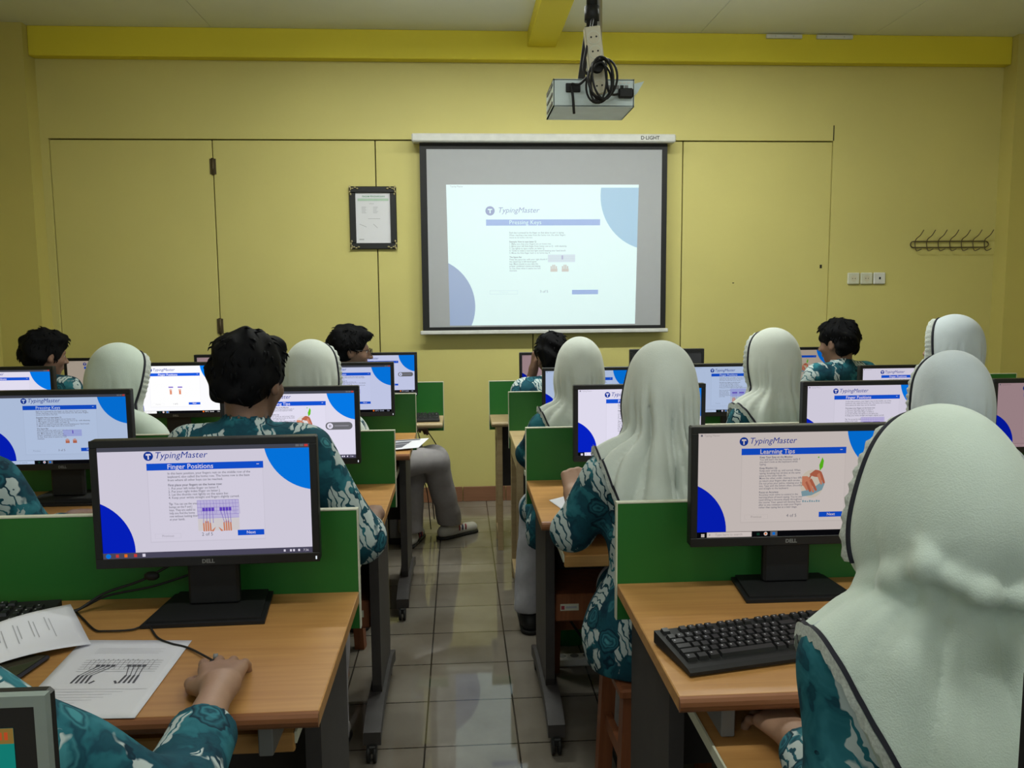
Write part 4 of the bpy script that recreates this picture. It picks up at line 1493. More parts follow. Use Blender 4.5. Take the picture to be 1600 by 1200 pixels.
def mesh_np(name, parts, mats, parent, midx=None):
    vs_, qs, k = [], [], 0
    mi = []
    for i, (v, q) in enumerate(parts):
        vs_.append(v)
        qs.append(q+k)
        k += len(v)
        mi.append(np.full(len(q), midx[i] if midx else 0, np.int32))
    v, q, mi = np.concatenate(vs_), np.concatenate(qs), np.concatenate(mi)
    me = bpy.data.meshes.new(name)
    me.vertices.add(len(v))
    me.vertices.foreach_set('co', v.astype(f32).ravel())
    me.loops.add(q.size)
    me.loops.foreach_set('vertex_index', q.astype(np.int32).ravel())
    me.polygons.add(len(q))
    me.polygons.foreach_set('loop_start', np.arange(0, q.size, 4, dtype=np.int32))
    me.polygons.foreach_set('loop_total', np.full(len(q), 4, np.int32))
    me.polygons.foreach_set('use_smooth', np.ones(len(q), bool))
    me.polygons.foreach_set('material_index', mi)
    me.update(calc_edges=True)
    me.validate()
    for m_ in mats:
        me.materials.append(m_)
    o = bpy.data.objects.new(name, me)
    COL.objects.link(o)
    o.parent = parent
    return o


def rotm(yaw, pitch, roll):
    """columns = head axes (right, forward, up) in the body frame; pitch > 0 looks down, roll > 0 tilts to the right"""
    M = Matrix.Rotation(yaw, 3, 'Z') @ Matrix.Rotation(-pitch, 3, 'X') @ Matrix.Rotation(roll, 3, 'Y')
    return np.array(M, f32)


def head_sdf(P, hc, R, girl):
    q = (P-np.array(hc, f32))@R
    d = sd_ell(q, (0, -.012, .018), (.074, .093, .094))
    d = smin(d, sd_ell(q, (0, .030, -.035), (.056, .060, .078)), .03)      # face and jaw
    d = smin(d, sd_cap(q, (0, .050, -.098), (0, .062, -.092), .020, .018), .03)  # chin
    d = smin(d, sd_cap(q, (-.03, .078, .018), (.03, .078, .018), .011, .011), .02)  # brow
    for s in (-1, 1):
        d = smin(d, sd_ell(q, (s*.038, .060, -.030), (.022, .020, .020)), .02)   # cheek
        d = smax(d, -sd_ell(q, (s*.030, .096, .000), (.016, .014, .010)), .010)   # eye socket
        e = sd_ell(q, (s*.077, -.008, -.012), (.010, .020, .031))
        e = smax(e, -sd_ell(q, (s*.088, .000, -.010), (.008, .011, .018)), .006)
        d = smin(d, e, .008)
    d = smin(d, sd_cap(q, (0, .090, .004), (0, .110, -.030), .007, .012), .012)  # nose
    for s in (-1, 1):
        d = smin(d, sd_ell(q, (s*.012, .101, -.034), (.008, .010, .007)), .006)
    d = smin(d, sd_cap(q, (-.016, .088, -.058), (.016, .088, -.058), .006, .006), .008)  # lips
    d = smin(d, sd_cap(q, (-.013, .086, -.067), (.013, .086, -.067), .007, .007), .006)
    d = smax(d, -sd_cap(q, (-.02, .098, -.0625), (.02, .098, -.0625), .0022, .0022), .003)
    return d


def hand_sdf(P, wrist, fwd, up, thumb, curl=(.35, .45, .3), spread=1., tcurl=0.):
    """five separate fingers; fwd = towards the fingertips, up = back of the hand, thumb = -1 left / +1 right"""
    fwd = np.array(fwd, float)
    fwd /= np.linalg.norm(fwd)
    up = np.array(up, float)
    up -= fwd*(up@fwd)
    up /= np.linalg.norm(up)
    rt = np.cross(fwd, up)
    M = np.stack([rt, fwd, up], 1).astype(f32)
    q = (P-np.array(wrist, f32))@M
    q = q*np.array([thumb, 1, 1], f32)      # thumb at +x from here on
    d = sd_cap(q, (0, -.03, 0), (0, .02, 0), .023, .024, 1.)
    d = sd_ell(q, (0, -.0, 0), (.028, .04, .020))
    xk = (.031, .010, -.011, -.030)
    yk = (.086, .092, .087, .077)
    ln = ((.043, .026, .021), (.048, .030, .022), (.044, .028, .021), (.034, .021, .019))
    rad = (.0098, .0100, .0094, .0084)
    for i in range(4):
        d = smin(d, sd_cap(q, (xk[i]*.55, .012, -.001), (xk[i], yk[i], 0), .015, .0125), .014)
    d = smin(d, sd_ell(q, (.024, .035, -.010), (.017, .032, .014)), .016)   # ball of the thumb
    for i in range(4):
        p = np.array([xk[i], yk[i], 0.])
        ang, side = 0., xk[i]*3.2*spread
        fd = None
        for j in range(3):
            c = curl[j]*(1+.12*(i-1)) if not isinstance(curl[j], (list, tuple)) else curl[j][i]
            ang += c
            dr = np.array([math.sin(side)*math.cos(ang), math.cos(side)*math.cos(ang), -math.sin(ang)])
            e = p+dr*ln[i][j]
            r0 = rad[i]*(1-.08*j)
            s_ = sd_cap(q, p, e, r0*1.03, r0*.93)
            fd = s_ if fd is None else smin(fd, s_, .004)
            p = e
        d = smin(d, fd, .006)
    t = [(.026, .022, -.010), (.048, .050, -.016), (.055+.0*tcurl, .080, -.020), (.050-.012*tcurl, .102, -.024-.004*tcurl)]
    td = None
    for j in range(3):
        s_ = sd_cap(q, t[j], t[j+1], (.0150, .0118, .0105)[j], (.0122, .0105, .0092)[j])
        td = s_ if td is None else smin(td, s_, .005)
    return smin(d, td, .012)


def folds(P, cx, cy, z0, z1, seed, amp, n1=10, n2=17):
    r = random.Random(seed)
    p1, p2, p3, p4 = [r.uniform(0, 6.28) for _ in range(4)]
    th = np.arctan2(P[:, 0]-cx, -(P[:, 1]-cy))
    A = amp*sstep(-P[:, 2], -z0, -z1)
    w = th+.14*np.sin(3*th+p2)+.06*np.sin(8*P[:, 2]+p3)
    a = np.abs(np.sin(n1*.5*w+p1))**.65-.62
    b = np.abs(np.sin(n2*.5*w+p4+3*P[:, 2]))**.8-.55
    m_ = .70+.30*np.sin(2.3*th+p3+4*P[:, 2])
    return A*(1.25*a*m_+.5*b)


def wrinkle(P, seed, amp):
    r = random.Random(seed)
    o = np.zeros(len(P), f32)
    for k in range(5):
        v = np.array([r.gauss(0, 1) for _ in range(3)])
        v = v/np.linalg.norm(v)*r.uniform(24, 55)
        u = np.array([r.gauss(0, 1) for _ in range(3)])*9
        o += np.sin(P@v.astype(f32)+1.6*np.sin(P@u.astype(f32)+r.uniform(0, 6))+r.uniform(0, 6)).astype(f32)
    return o*amp/2.4


class Person:
    """seated figure.  All inputs in world metres; modelled in a frame at the floor under the pelvis, +Y = body facing"""

    def __init__(s, head, face, label, girl, hyaw=0., hpitch=.15, hroll=0., lean=.12, vox=.008, seed=1, arms=None, hem=None, skin=None, hij='white', sh=None,
                 knees=None, cape=1., hscale=1., sleeve=1., glasses=False, group=None, trouser=None, k_cape=.04, custom=None, foldamp=.014, shdrop=None):
        s.girl, s.seed, s.vox, s.custom = girl, seed, vox, custom
        fa = math.radians(face)
        s.fa = fa
        hx, hy, hz = head
        fx, fy = -math.sin(fa), math.cos(fa)
        s.px, s.py = hx-fx*lean, hy-fy*lean
        s.root = empty('person', (s.px, s.py, 0), fa, label, 'person', group)
        s.lean, s.hz = lean, hz
        s.hc = np.array([0, lean, hz])
        s.R = rotm(math.radians(hyaw), hpitch, hroll)
        sw = sh or (.150 if girl else .172)
        s.sw = sw
        zs = hz-(shdrop or (.232 if girl else .172))
        s.zs = zs
        ys = lean*.55
        s.ys = ys
        s.skin = skin or M_SKIN
        # arms
        A = arms or {}
        s.arm = {}
        for side, sg in (('L', -1), ('R', 1)):
            S_ = np.array([sg*sw, ys, zs])
            if side in A:
                E_, Wr, hd = A[side][:3]
                E_, Wr = s.loc(E_), s.loc(Wr)
                hdl = s.locdir(hd)
                opts = A[side][3] if len(A[side]) > 3 else {}
            else:
                E_ = np.array([sg*(sw+.05), ys+.12, zs-.245])
                Wr = np.array([sg*.13, ys+.36, min(.80, max(.70, zs-.25))])
                Wr[2] = .70
                hdl = np.array([-sg*.15, 1, -.05])
                opts = {}
            s.arm[side] = (S_, E_, Wr, hdl, opts, sg)
        # legs
        s.leg = {}
        for side, sg in (('L', -1), ('R', 1)):
            H = np.array([sg*.085, .0, .525])
            if knees and side in knees:
                K, An, T_ = [s.loc(p) for p in knees[side]]
            else:
                K = np.array([sg*.10, .40, .52])
                An = np.array([sg*.10, .36, .095])
                T_ = np.array([sg*.11, .50, .04])
            s.leg[side] = (H, K, An, T_)
        s.body()
        s.clothes(sleeve, trouser)
        if girl:
            s.hijab(hem, cape, hij, hscale, k_cape, foldamp)
        else:
            s.hair(hscale)
        if glasses:
            s.spectacles()

    def loc(s, p):
        x, y = p[0]-s.px, p[1]-s.py
        c, n = math.cos(-s.fa), math.sin(-s.fa)
        return np.array([x*c-y*n, x*n+y*c, p[2]])

    def locdir(s, p):
        c, n = math.cos(-s.fa), math.sin(-s.fa)
        return np.array([p[0]*c-p[1]*n, p[0]*n+p[1]*c, p[2]])

    def torso(s, P, g):
        """torso volume grown by g"""
        l, ys, zs = s.lean, s.ys, s.zs
        d = sd_cap(P, (-.065, 0, .545), (.065, 0, .545), .110+g, .110+g, .95)
        d = smin(d, sd_cap(P, (0, .005, .58), (0, ys*.5, (.58+zs)/2), .105+g, .100+g), .08)
        d = smin(d, sd_cap(P, (-.055, ys*.9, zs-.13), (.055, ys*.9, zs-.13), .095+g, .095+g, .92), .10)
        d = smin(d, sd_cap(P, (-s.sw+.02, ys, zs-.01), (s.sw-.02, ys, zs-.01), .052+g, .052+g), .07)
        d = smin(d, sd_cap(P, (-s.sw*.5, ys-.01, zs+.015), (s.sw*.5, ys-.01, zs+.015), .040+g, .040+g), .06)
        return d

    def body(s):
        neck0, neck1 = (0, s.ys+.005, s.zs+.02), tuple(s.hc+s.R@np.array([0, -.025, -.06], f32))

        def fn(P):
            d = s.torso(P, -.018)
            d = smin(d, sd_cap(P, neck0, neck1, .056, .050), .03)
            d = smin(d, head_sdf(P, s.hc, s.R, s.girl), .018)
            for k in ('L', 'R'):
                S_, E_, Wr, hd, op, sg = s.arm[k]
                d = smin(d, sd_cap(P, S_, E_, .043, .036), .03)
                d = smin(d, sd_cap(P, E_, Wr, .036, .0245), .012)
                H, K, An, T_ = s.leg[k]
                d = smin(d, sd_cap(P, H, K, .068, .050), .03)
                d = smin(d, sd_cap(P, K, An, .048, .032), .02)
                d = smin(d, sd_cap(P, An-np.array([0, 0, .045]), T_-np.array([0, 0, .005]), .026, .022), .02)
            return d
        pts = [s.hc]+[a[i] for a in s.arm.values() for i in (0, 1, 2)]+[l_[i] for l_ in s.leg.values() for i in range(4)]
        pts = np.array(pts+[np.array([-.2, -.16, .4]), np.array([.2, .1, .6])])
        lo, hi = pts.min(0)-.13, pts.max(0)+.15
        lo[2] = 0.
        parts = [surface(fn, lo, hi, s.vox)]
        for k in ('L', 'R'):
            S_, E_, Wr, hd, op, sg = s.arm[k]
            hv = op.get('vox', .004 if s.vox > .006 else .003)
            upv = s.locdir(op['up']) if 'up' in op else np.array([0, 0, 1.])
            curl = op.get('curl', (.3, .4, .3))
            f_ = hd/np.linalg.norm(hd)
            start = Wr-(Wr-E_)/np.linalg.norm(Wr-E_)*op.get('fore', .03)

            def hf_(P):
                d = hand_sdf(P, Wr, f_, upv, -sg, curl, op.get('spread', 1.), op.get('tcurl', 0))
                return smin(d, sd_cap(P, start, Wr, op.get('r0', .026), .0235), .02)
            c = Wr+f_*.08
            lo, hi = np.minimum(start, c)-.125, np.maximum(start, c)+.125
            parts.append(surface(hf_, lo, hi, hv, .01))
        b = mesh_np('body', parts, [s.skin], s.root)
        m = MB()
        for sx in (-1, 1):
            c = s.hc+s.R@np.array([sx*.030, .0715, .000], f32)
            m.ball(c, .0115, M_EYEW, 12)
            c2 = s.hc+s.R@np.array([sx*.030, .0785, .000], f32)
            m.ball(c2, .0060, M_BLACK2, 10)
        m.build('eyes', s.root)
        return b

    def clothes(s, sleeve, trouser):
        cuffs = {}
        neck0, neck1 = np.array((0, s.ys, s.zs+.02)), s.hc+s.R@np.array([0, -.02, -.075], f32)

        def fn(P):
            d = s.torso(P, .010)
            # tunic skirt over the lap
            d = smin(d, sd_cap(P, (-.08, -.01, .50), (.08, -.01, .50), .128, .128, .98), .05)
            if s.girl:
                for sg in (-1, 1):
                    d = smin(d, sd_cap(P, (sg*.05, .02, .68), (sg*.09, .03, .51), .105, .138), .05)
                for k in ('L', 'R'):
                    H, K, An, T_ = s.leg[k]
                    d = smin(d, sd_cap(P, H+np.array([0, .02, .005]), H+(K-H)*.9, .100, .088), .06)
            for k in ('L', 'R'):
                S_, E_, Wr, hd, op, sg = s.arm[k]
                d = smin(d, sd_cap(P, S_, E_, .062, .056), .045)
                sl = op.get('sleeve', sleeve)
                if sl > .02:
                    e = E_+(Wr-E_)*sl
                    d = smin(d, sd_cap(P, E_, e, .056, op.get('cuff', .047)), .03)
            if not s.girl:
                d = smin(d, sd_cap(P, neck0, neck0+(neck1-neck0)*.45, .066, .062), .02)
            d = d+wrinkle(P, s.seed, .0035)
            # open the cuffs and the hem, so that cloth ends in an edge and not in a ball
            for k in ('L', 'R'):
                S_, E_, Wr, hd, op, sg = s.arm[k]
                sl = op.get('sleeve', sleeve)
                if sl > .02:
                    ax = (Wr-E_)/np.linalg.norm(Wr-E_)
                    e = E_+(Wr-E_)*sl
                    pl = (P-e.astype(f32))@ax.astype(f32)
                    near = sd_cap(P, e, e+ax*.06, .075, .075)
                    d = np.where(near < 0, np.maximum(d, pl), d)
            hemz = .455
            d = np.maximum(d, hemz-P[:, 2])
            if not s.girl:
                ax = (neck1-neck0)/np.linalg.norm(neck1-neck0)
                d = np.maximum(d, -sd_cap(P, neck0, neck1+ax*.05, .054, .054))
            return d
        pts = np.array([a[i] for a in s.arm.values() for i in (0, 1, 2)]+[[-.22, -.17, .45], [.22, .2, .6], [0, s.ys, s.zs+.13]]+[l_[1] for l_ in s.leg.values()])
        lo, hi = pts.min(0)-.1, pts.max(0)+.1
        lo[2] = .42
        mesh_np('shirt', [surface(fn, lo, hi, s.vox)], [M_BATIK], s.root)
        tr = trouser or (M_SKIRTCL if s.girl else M_TROUSER)

        def fl(P):
            d = sd_cap(P, (-.07, .0, .53), (.07, .0, .53), .108, .108)
            for k in ('L', 'R'):
                H, K, An, T_ = s.leg[k]
                d = smin(d, sd_cap(P, H, K, .086, .071), .05)
                d = smin(d, sd_cap(P, K, An, .076, .070), .03)
            d = d+wrinkle(P, s.seed+50, .004)
            return np.maximum(d, .085-P[:, 2])
        pts = np.array([l_[i] for l_ in s.leg.values() for i in range(3)]+[[-.2, -.12, .4]])
        lo, hi = pts.min(0)-.12, pts.max(0)+.12
        lo[2] = .06
        mesh_np('trousers' if not s.girl else 'skirt', [surface(fl, lo, hi, max(.009, s.vox))], [tr], s.root)
        for k in ('L', 'R'):
            H, K, An, T_ = s.leg[k]
            g = T_-An
            g[2] = 0
            g = g/np.linalg.norm(g)
            heel = An-g*.045
            heel[2] = .040
            toe = An+g*.165
            toe[2] = .034

            def fs(P):
                d = sd_cap(P, heel, toe, .038, .032)
                d = smin(d, sd_cap(P, An+np.array([0, 0, -.045]), An+np.array([0, 0, -.005]), .040, .042), .03)
                d = np.maximum(d, .016-P[:, 2])
                return np.maximum(d, P[:, 2]-(An[2]+.015))

            def fso(P):
                q = P.copy()
                q[:, 2] = .03
                h2, t2 = heel.copy(), toe.copy()
                h2[2] = t2[2] = .03
                return np.maximum(sd_cap(q, h2, t2, .043, .037), np.abs(P[:, 2]-.0095)-.009)
            lo, hi = np.minimum(heel, toe)-.08, np.maximum(heel, toe)+.08
            lo[2], hi[2] = -.02, An[2]+.05
            up = surface(fs, lo, hi, .006)
            so = surface(fso, lo, hi, .006)
            o = mesh_np('shoe', [up, so], [M_SHOE if not s.girl else M_BLACK2, M_BLACK2], s.root, [0, 1])
            if s.custom == 'striped_shoe':
                m = MB()
                side = np.array([g[1], -g[0], 0])
                for j in range(3):
                    c = An+g*(.045+.022*j)
                    pts_ = [c+side*.041*sg2+np.array([0, 0, zz]) for sg2, zz in ((1, -.062), (1.02, -.045), (.9, -.030))]
                    m.tube(pts_, .0045, M_RED if j % 2 == 0 else M_BAG, 6)
                m.build('stripe', o)

    # ---- hijab
    def hij_fn(s, cape, hs, kc, famp):
        hc, R, ys, zs, sw = s.hc, s.R, s.ys, s.zs, s.sw
        back = hc+R@np.array([0, -.022, -.055], f32)

        def base(P, cut=True):
            q = (P-hc.astype(f32))@R
            d = sd_ell(q, (0, -.010, .010), (.094*hs, .115*hs, .118*hs))
            d = smin(d, sd_ell(q, (0, .020, -.055), (.078, .080, .088)), .05)
            d = smin(d, sd_cap(P, back, (0, ys-.005, zs+.05), .083*hs, .088*hs), .05)
            c = sd_cap(P, (-sw*.62, ys, zs+.022), (sw*.62, ys, zs+.022), .082, .082, 1.05)
            c = smin(c, sd_cap(P, (-sw-.004, ys+.005, zs-.012), (-sw-.032, ys+.03, zs-.20), .076, .078), .05)
            c = smin(c, sd_cap(P, (sw+.004, ys+.005, zs-.012), (sw+.032, ys+.03, zs-.20), .076, .078), .05)
            c = smin(c, sd_cap(P, (-.07, ys*.75, zs-.14), (.07, ys*.75, zs-.14), .140, .140, 1.08), .09)
            c = smin(c, sd_cap(P, (-.07, ys*.4, zs-.27), (.07, ys*.4, zs-.27), .160, .165, 1.05), .06)
            c = smin(c, sd_cap(P, (-.07, .01, zs-.42), (.07, .01, zs-.42), .182, .182, .95), .12)
            if s.custom == 'near':
                # the head piece hangs as a full lobe over the cape and is tucked in a roll across the nape
                X = hc
                lobe = sd_ell(P, X+np.array([.006, -.012, -.045]), (.112, .122, .105))
                lobe = smin(lobe, sd_ell(P, X+np.array([-.055, .03, -.085]), (.055, .06, .06)), .03)
                d = smin(d, lobe, .05)
                # a roll of cloth across the nape, lying on the head piece, with a crease below it
                for i in range(len(s.roll)-1):
                    d = smin(d, sd_cap(P, s.roll[i], s.roll[i+1], .015, .015), .020)
                if len(s.roll):
                    d = smin(d, sd_cap(P, s.roll[2], s.tuck, .011, .004), .018)
                d = smin(d, c, .014)
                if len(s.roll):
                    for i in range(2, len(s.roll)-1):
                        o_ = np.array([0, -.012, -.030])
                        d = smax(d, -sd_cap(P, s.roll[i]+o_, s.roll[i+1]+o_, .010, .010), .022)
            else:
                d = smin(d, c, kc)
            return d

        def fn(P):
            d = base(P)
            if s.custom == 'near':
                d = d-.007*np.maximum(0, 1-np.abs((P[:, 0]-s.tuck[0])-.9*(P[:, 2]-s.tuck[2]))/.035)*sstep(-P[:, 2], -s.tuck[2]-.03, -s.tuck[2]+.02)*sstep(-P[:, 1], -.03, .03)*(P[:, 2] > s.tuck[2]-.06)
            d = d-folds(P, 0, ys*.8, hc[2]+.05, zs+.07, s.seed, famp*1.5, 10, 17)
            if s.custom == 'near':
                d = d+.0016*np.sin(60*P[:, 0]+25*P[:, 2])*sstep(-P[:, 2], -hc[2], -zs)
            return d
        return base, fn

    def hijab(s, hem, cape, hij, hs, kc, famp):
        z0, a = hem or (s.zs-.36, 1.2)
        hc, R = s.hc, s.R
        s.roll, s.tuck = [], np.zeros(3)
        base, fn0 = s.hij_fn(cape, hs, kc, famp)
        if s.custom == 'near':
            eye_ = s.loc((0, 0, EYE))
            hits = []
            for u, v in ((1352, 916), (1400, 902), (1448, 886), (1480, 906), (1530, 928), (1585, 938), (1640, 938), (1436, 850)):
                w1 = s.loc(W(u, v, 2.0))
                dr = (w1-eye_)/np.linalg.norm(w1-eye_)
                t = np.linspace(.6, 1.6, 500)
                dd = base((eye_[None]+t[:, None]*dr[None]).astype(f32))
                k_ = int(np.argmax(dd < 0)) if (dd < 0).any() else int(np.argmin(dd))
                hits.append(eye_+dr*t[k_])
            s.tuck = hits.pop()
            s.roll = hits

        def hemz(x, y):
            xr = np.abs(x-s.hemx)
            front = np.where(y > s.ys+.02, .0, 0.)
            return z0+a*np.minimum(xr, .30)**1.3+front
        s.hemx = .08 if s.custom == 'near' else 0.
        yf = .062          # the rim of the face opening, in head coordinates

        def opening(P):
            q = (P-hc.astype(f32))@R
            return sd_ell(q, (0, .125, -.012), (.064, .105, .092))

        def fn(P):
            d = fn0(P)
            d = smax(d, -opening(P), .006)
            return np.maximum(d, hemz(P[:, 0], P[:, 1])-P[:, 2])
        lo = np.array([-s.sw-.19, s.ys-.30, max(z0-.03, .38)])
        hi = np.array([s.sw+.19, max(s.ys, hc[1])+.27, hc[2]+.18])
        parts = [surface(fn, lo, hi, min(s.vox, .0065), .03)]
        o = mesh_np('hijab', parts, [M_HIJ[hij]], s.root)

        # navy piping and lace along the hem
        def rim(off, bulge):
            N = 200
            th = np.linspace(0, 2*np.pi, N, endpoint=False)
            r0, r1 = np.full(N, .02), np.full(N, .50)
            for _ in range(22):
                r = (r0+r1)/2
                x, y = r*np.sin(th), s.ys*.6+r*np.cos(th)
                P = np.stack([x, y, hemz(x, y)+off], 1).astype(f32)
                inside = fn0(P) < 0
                r0 = np.where(inside, r, r0)
                r1 = np.where(inside, r1, r)
            r = (r0+r1)/2+bulge
            x, y = r*np.sin(th), s.ys*.6+r*np.cos(th)
            return np.stack([x, y, hemz(x, y)+off], 1)
        A_ = rim(.030, .0008)
        B_ = rim(.012, .0008)
        n = len(A_)
        trim = s.custom != 'no_hem_trim'
        m = MB()
        vs_ = [tuple(p) for p in A_]+[tuple(p) for p in B_]
        ou = [tuple(np.array(p)+np.array([0, 0, 0])+.0022*np.array([p[0], p[1]-s.ys, 0])/max(1e-6, math.hypot(p[0], p[1]-s.ys))) for p in vs_]
        m.add(ou, [(i, (i+1) % n, n+(i+1) % n, n+i) for i in range(n)], M_NAVY, True)
        if trim:
            m.build('piping', o)
        C_ = rim(.004, .003)
        m = MB()
        D_ = []
        for i, p in enumerate(C_):
            w = .5+.5*math.sin(i*2.1)
            D_.append((p[0]*(1+.012*w), p[1]+.004*w*math.cos(i), p[2]-.017-.004*w))
        vs_ = [tuple(p) for p in C_]+D_
        m.add(vs_, [(i, (i+1) % n, n+(i+1) % n, n+i) for i in range(n)], M_LACE, True)
        if trim:
            m.build('lace', o)
        # the same trim round the face
        N = 96
        ring = []
        for off in (-.006, .012, .030):
            ph = np.linspace(0, 2*np.pi, N, endpoint=False)
            r0, r1 = np.full(N, .01), np.full(N, .2)
            for _ in range(20):
                r = (r0+r1)/2
                q = np.stack([r*np.sin(ph), np.full(N, .064-off), -.012+r*np.cos(ph)], 1).astype(f32)
                P = (hc+q@R.T).astype(f32)
                ins = fn0(P) < 0
                r0 = np.where(ins, r, r0)
                r1 = np.where(ins, r1, r)
            r = (r0+r1)/2+.0015
            q = np.stack([r*np.sin(ph), np.full(N, .064-off), -.012+r*np.cos(ph)], 1)
            ring.append((ph, r, q))
        keep = [i for i in range(N) if ring[0][1][i] < .135 and not (2.55 < ring[0][0][i] < 3.73)]
        # contiguous run starting after the chin gap
        keep = sorted(keep, key=lambda i: (ring[0][0][i]+math.pi) % (2*math.pi))
        P1 = [tuple(hc+R@ring[1][2][i]) for i in keep]
        P2 = [tuple(hc+R@ring[2][2][i]) for i in keep]
        m = MB()
        if len(P1) > 4 and trim:
            mid = [(np.array(a_)+np.array(b_))/2 for a_, b_ in zip(P1, P2)]
            m.tube(mid, .0048, M_NAVY, 8)
            m.build('piping', o)
            m = MB()
            G = []
            for row, (sc_, yo) in enumerate(((1.0, .050), (1.025, .057), (1.03, .066), (.99, .074), (.93, .078))):
                for j, i in enumerate(keep):
                    ph, r = ring[1][0][i], ring[1][1][i]
                    w = math.sin(j*1.9)*.0028*(row > 0)
                    rr = r*sc_+w+(.002 if row == 0 else 0)
                    q = np.array([rr*math.sin(ph), yo, -.012+rr*math.cos(ph)])
                    G.append(tuple(hc+R@q))
            K = len(keep)
            m.add(G, [(r_*K+i, r_*K+i+1, (r_+1)*K+i+1, (r_+1)*K+i) for r_ in range(4) for i in range(K-1)], M_LACE, True)
            m.build('lace', o)

    # ---- hair
    def hair(s, hs):
        hc, R = s.hc, s.R
        r = random.Random(s.seed)
        ph = [r.uniform(0, 6) for _ in range(6)]

        def fn(P):
            q = (P-hc.astype(f32))@R
            d = sd_ell(q, (0, -.020, .036), (.092*hs, .108*hs, .100*hs))
            d = smin(d, sd_ell(q, (0, -.055, -.020), (.078*hs, .060, .070)), .03)
            d = smin(d, sd_ell(q, (.01, .055, .085), (.062*hs, .045, .034)), .03)
            # hairline: keep the face, the ears and the nape clear
            d = smax(d, -sd_ell(q, (0, .125, -.03), (.085, .090, .098)), .012)
            for sg in (-1, 1):
                d = smax(d, -sd_ell(q, (sg*.095, .002, -.040), (.032, .036, .042)), .010)
            d = smax(d, (-q[:, 2]-.066-.25*(q[:, 1]+.06)), .012)
            n = .0035*np.sin(70*q[:, 0]+ph[0]+3*np.sin(30*q[:, 2]+ph[1]))+.003*np.sin(95*q[:, 1]+ph[2]+2*np.sin(40*q[:, 0]+ph[3]))+.003*np.sin(60*q[:, 2]+50*q[:, 0]+ph[4])
            return d+n
        v, q_ = surface(fn, hc-.2, hc+.2, .0042, .02)
        o = mesh_np('hair', [(v, q_)], [M_HAIR], s.root)
        # locks standing off the silhouette
        m = MB()
        rr = np.random.RandomState(s.seed)
        pick = rr.choice(len(v), 150)
        for i in pick:
            p = v[i].astype(float)
            q = (p-hc)@R
            if q[1] > .04 and q[2] < .06:
                continue
            nrm = q-np.array([0, -.02, .02])
            nrm /= np.linalg.norm(nrm)
            down = np.array([rr.normal(0, .35), rr.normal(-.1, .35), -1.])
            down -= nrm*(down@nrm)
            down /= np.linalg.norm(down)
            L_ = rr.uniform(.016, .030)
            pts = [q-nrm*.004, q+down*L_*.5+nrm*.0015, q+down*L_+nrm*rr.uniform(-.002, .004)]
            m.tube([tuple(hc+R@t) for t in pts], [.0042, .003, .0006], M_HAIR, 4)
        m.build('hair_locks', o)

    def spectacles(s):
        m = MB()
        for sx in (-1, 1):
            pts = [tuple(s.hc+s.R@np.array([sx*.033+.024*math.cos(a), .105+.0*a, .0+.018*math.sin(a)])) for a in np.linspace(0, 2*math.pi, 20, endpoint=False)]
            m.tube(pts, .0018, M_BLACK2, 6, closed=True)
            m.tube([tuple(s.hc+s.R@np.array(p)) for p in ((sx*.056, .105, .006), (sx*.076, .08, .008), (sx*.084, .0, .004), (sx*.080, -.02, -.008))], .0016, M_BLACK2, 6)
        m.tube([tuple(s.hc+s.R@np.array(p)) for p in ((-.010, .106, .004), (0, .108, .007), (.010, .106, .004))], .0016, M_BLACK2, 6)
        m.build('glasses', s.root)


def top(px, py, Y, drop):
    """head centre for a head whose crown is seen at a pixel"""
    c = W(px, py, Y)
    return (c[0], c[1], c[2]-drop)


G_HIJ = 'girls in white hijabs at the computers'
G_BOY = 'boys in teal batik shirts at the computers'
PEOPLE = []


def seat(x, y, rz, label):
    SEATS.append((x, y, rz, label))


SEATS = []


def add_person(nm, px, py, Y, **kw):
    drop = .128 if kw['girl'] else .137
    drop *= kw.get('hscale', 1.)
    p = Person(top(px, py, Y, drop), **kw)
    SEATS.append((p.px, p.py, p.fa, nm))
    return p


add_person('the nearest girl at right', 1474, 632, 1.13, face=2, label='girl in a greenish white hijab nearest the camera at right, back turned', girl=True, hyaw=0, hpitch=.18, lean=.10,
           vox=.0048, seed=11, hem=(.40, 2.9), hij='green', custom='near', hscale=1.02, k_cape=.02, foldamp=.004, shdrop=.225, group=G_HIJ, sh=.150,
           arms={'L': ((.530, 1.06, .72), (.560, 1.29, .695), (-.15, 1, -.05), dict(sleeve=.80)), 'R': ((.90, 1.12, .76), (.80, 1.36, .70), (-.1, 1, -.05), dict(sleeve=.92))})
add_person('the girl at the left frame edge', -212, 704, 1.04, face=-14, label='girl at the left edge with her right hand on the mouse', girl=True, hyaw=0, hpitch=.25, lean=.12,
           vox=.005, seed=12, hij='white', hem=(1.055, .3), custom='no_hem_trim', shdrop=.17, group=G_HIJ,
           arms={'R': ((-.385, 1.03, .785), (-.412, 1.365, .790), (-.20, 1, -.06), dict(vox=.0022, fore=.17, r0=.033, sleeve=.56, cuff=.052, curl=(.14, .30, .30), spread=1.5)),
                 'L': ((-.92, 1.02, .76), (-.80, 1.30, .775), (.2, 1, -.05), dict(sleeve=.7))})
add_person('the big-haired boy', 388, 514, 2.20, face=-4, label='boy with thick black hair in a teal batik shirt behind the front left monitor', girl=False, hyaw=-14, hpitch=.12, lean=.10,
           vox=.0058, seed=13, hscale=.96, shdrop=.180, sh=.155, group=G_BOY, skin=M_SKIN_D,
           arms={'R': ((-.262, 2.17, .80), (-.265, 2.47, .785), (-.3, 1, -.08), dict(sleeve=.30, fore=.12, r0=.031)),
                 'L': ((-.83, 2.20, .80), (-.70, 2.46, .70), (.3, 1, -.08), dict(sleeve=.25))})
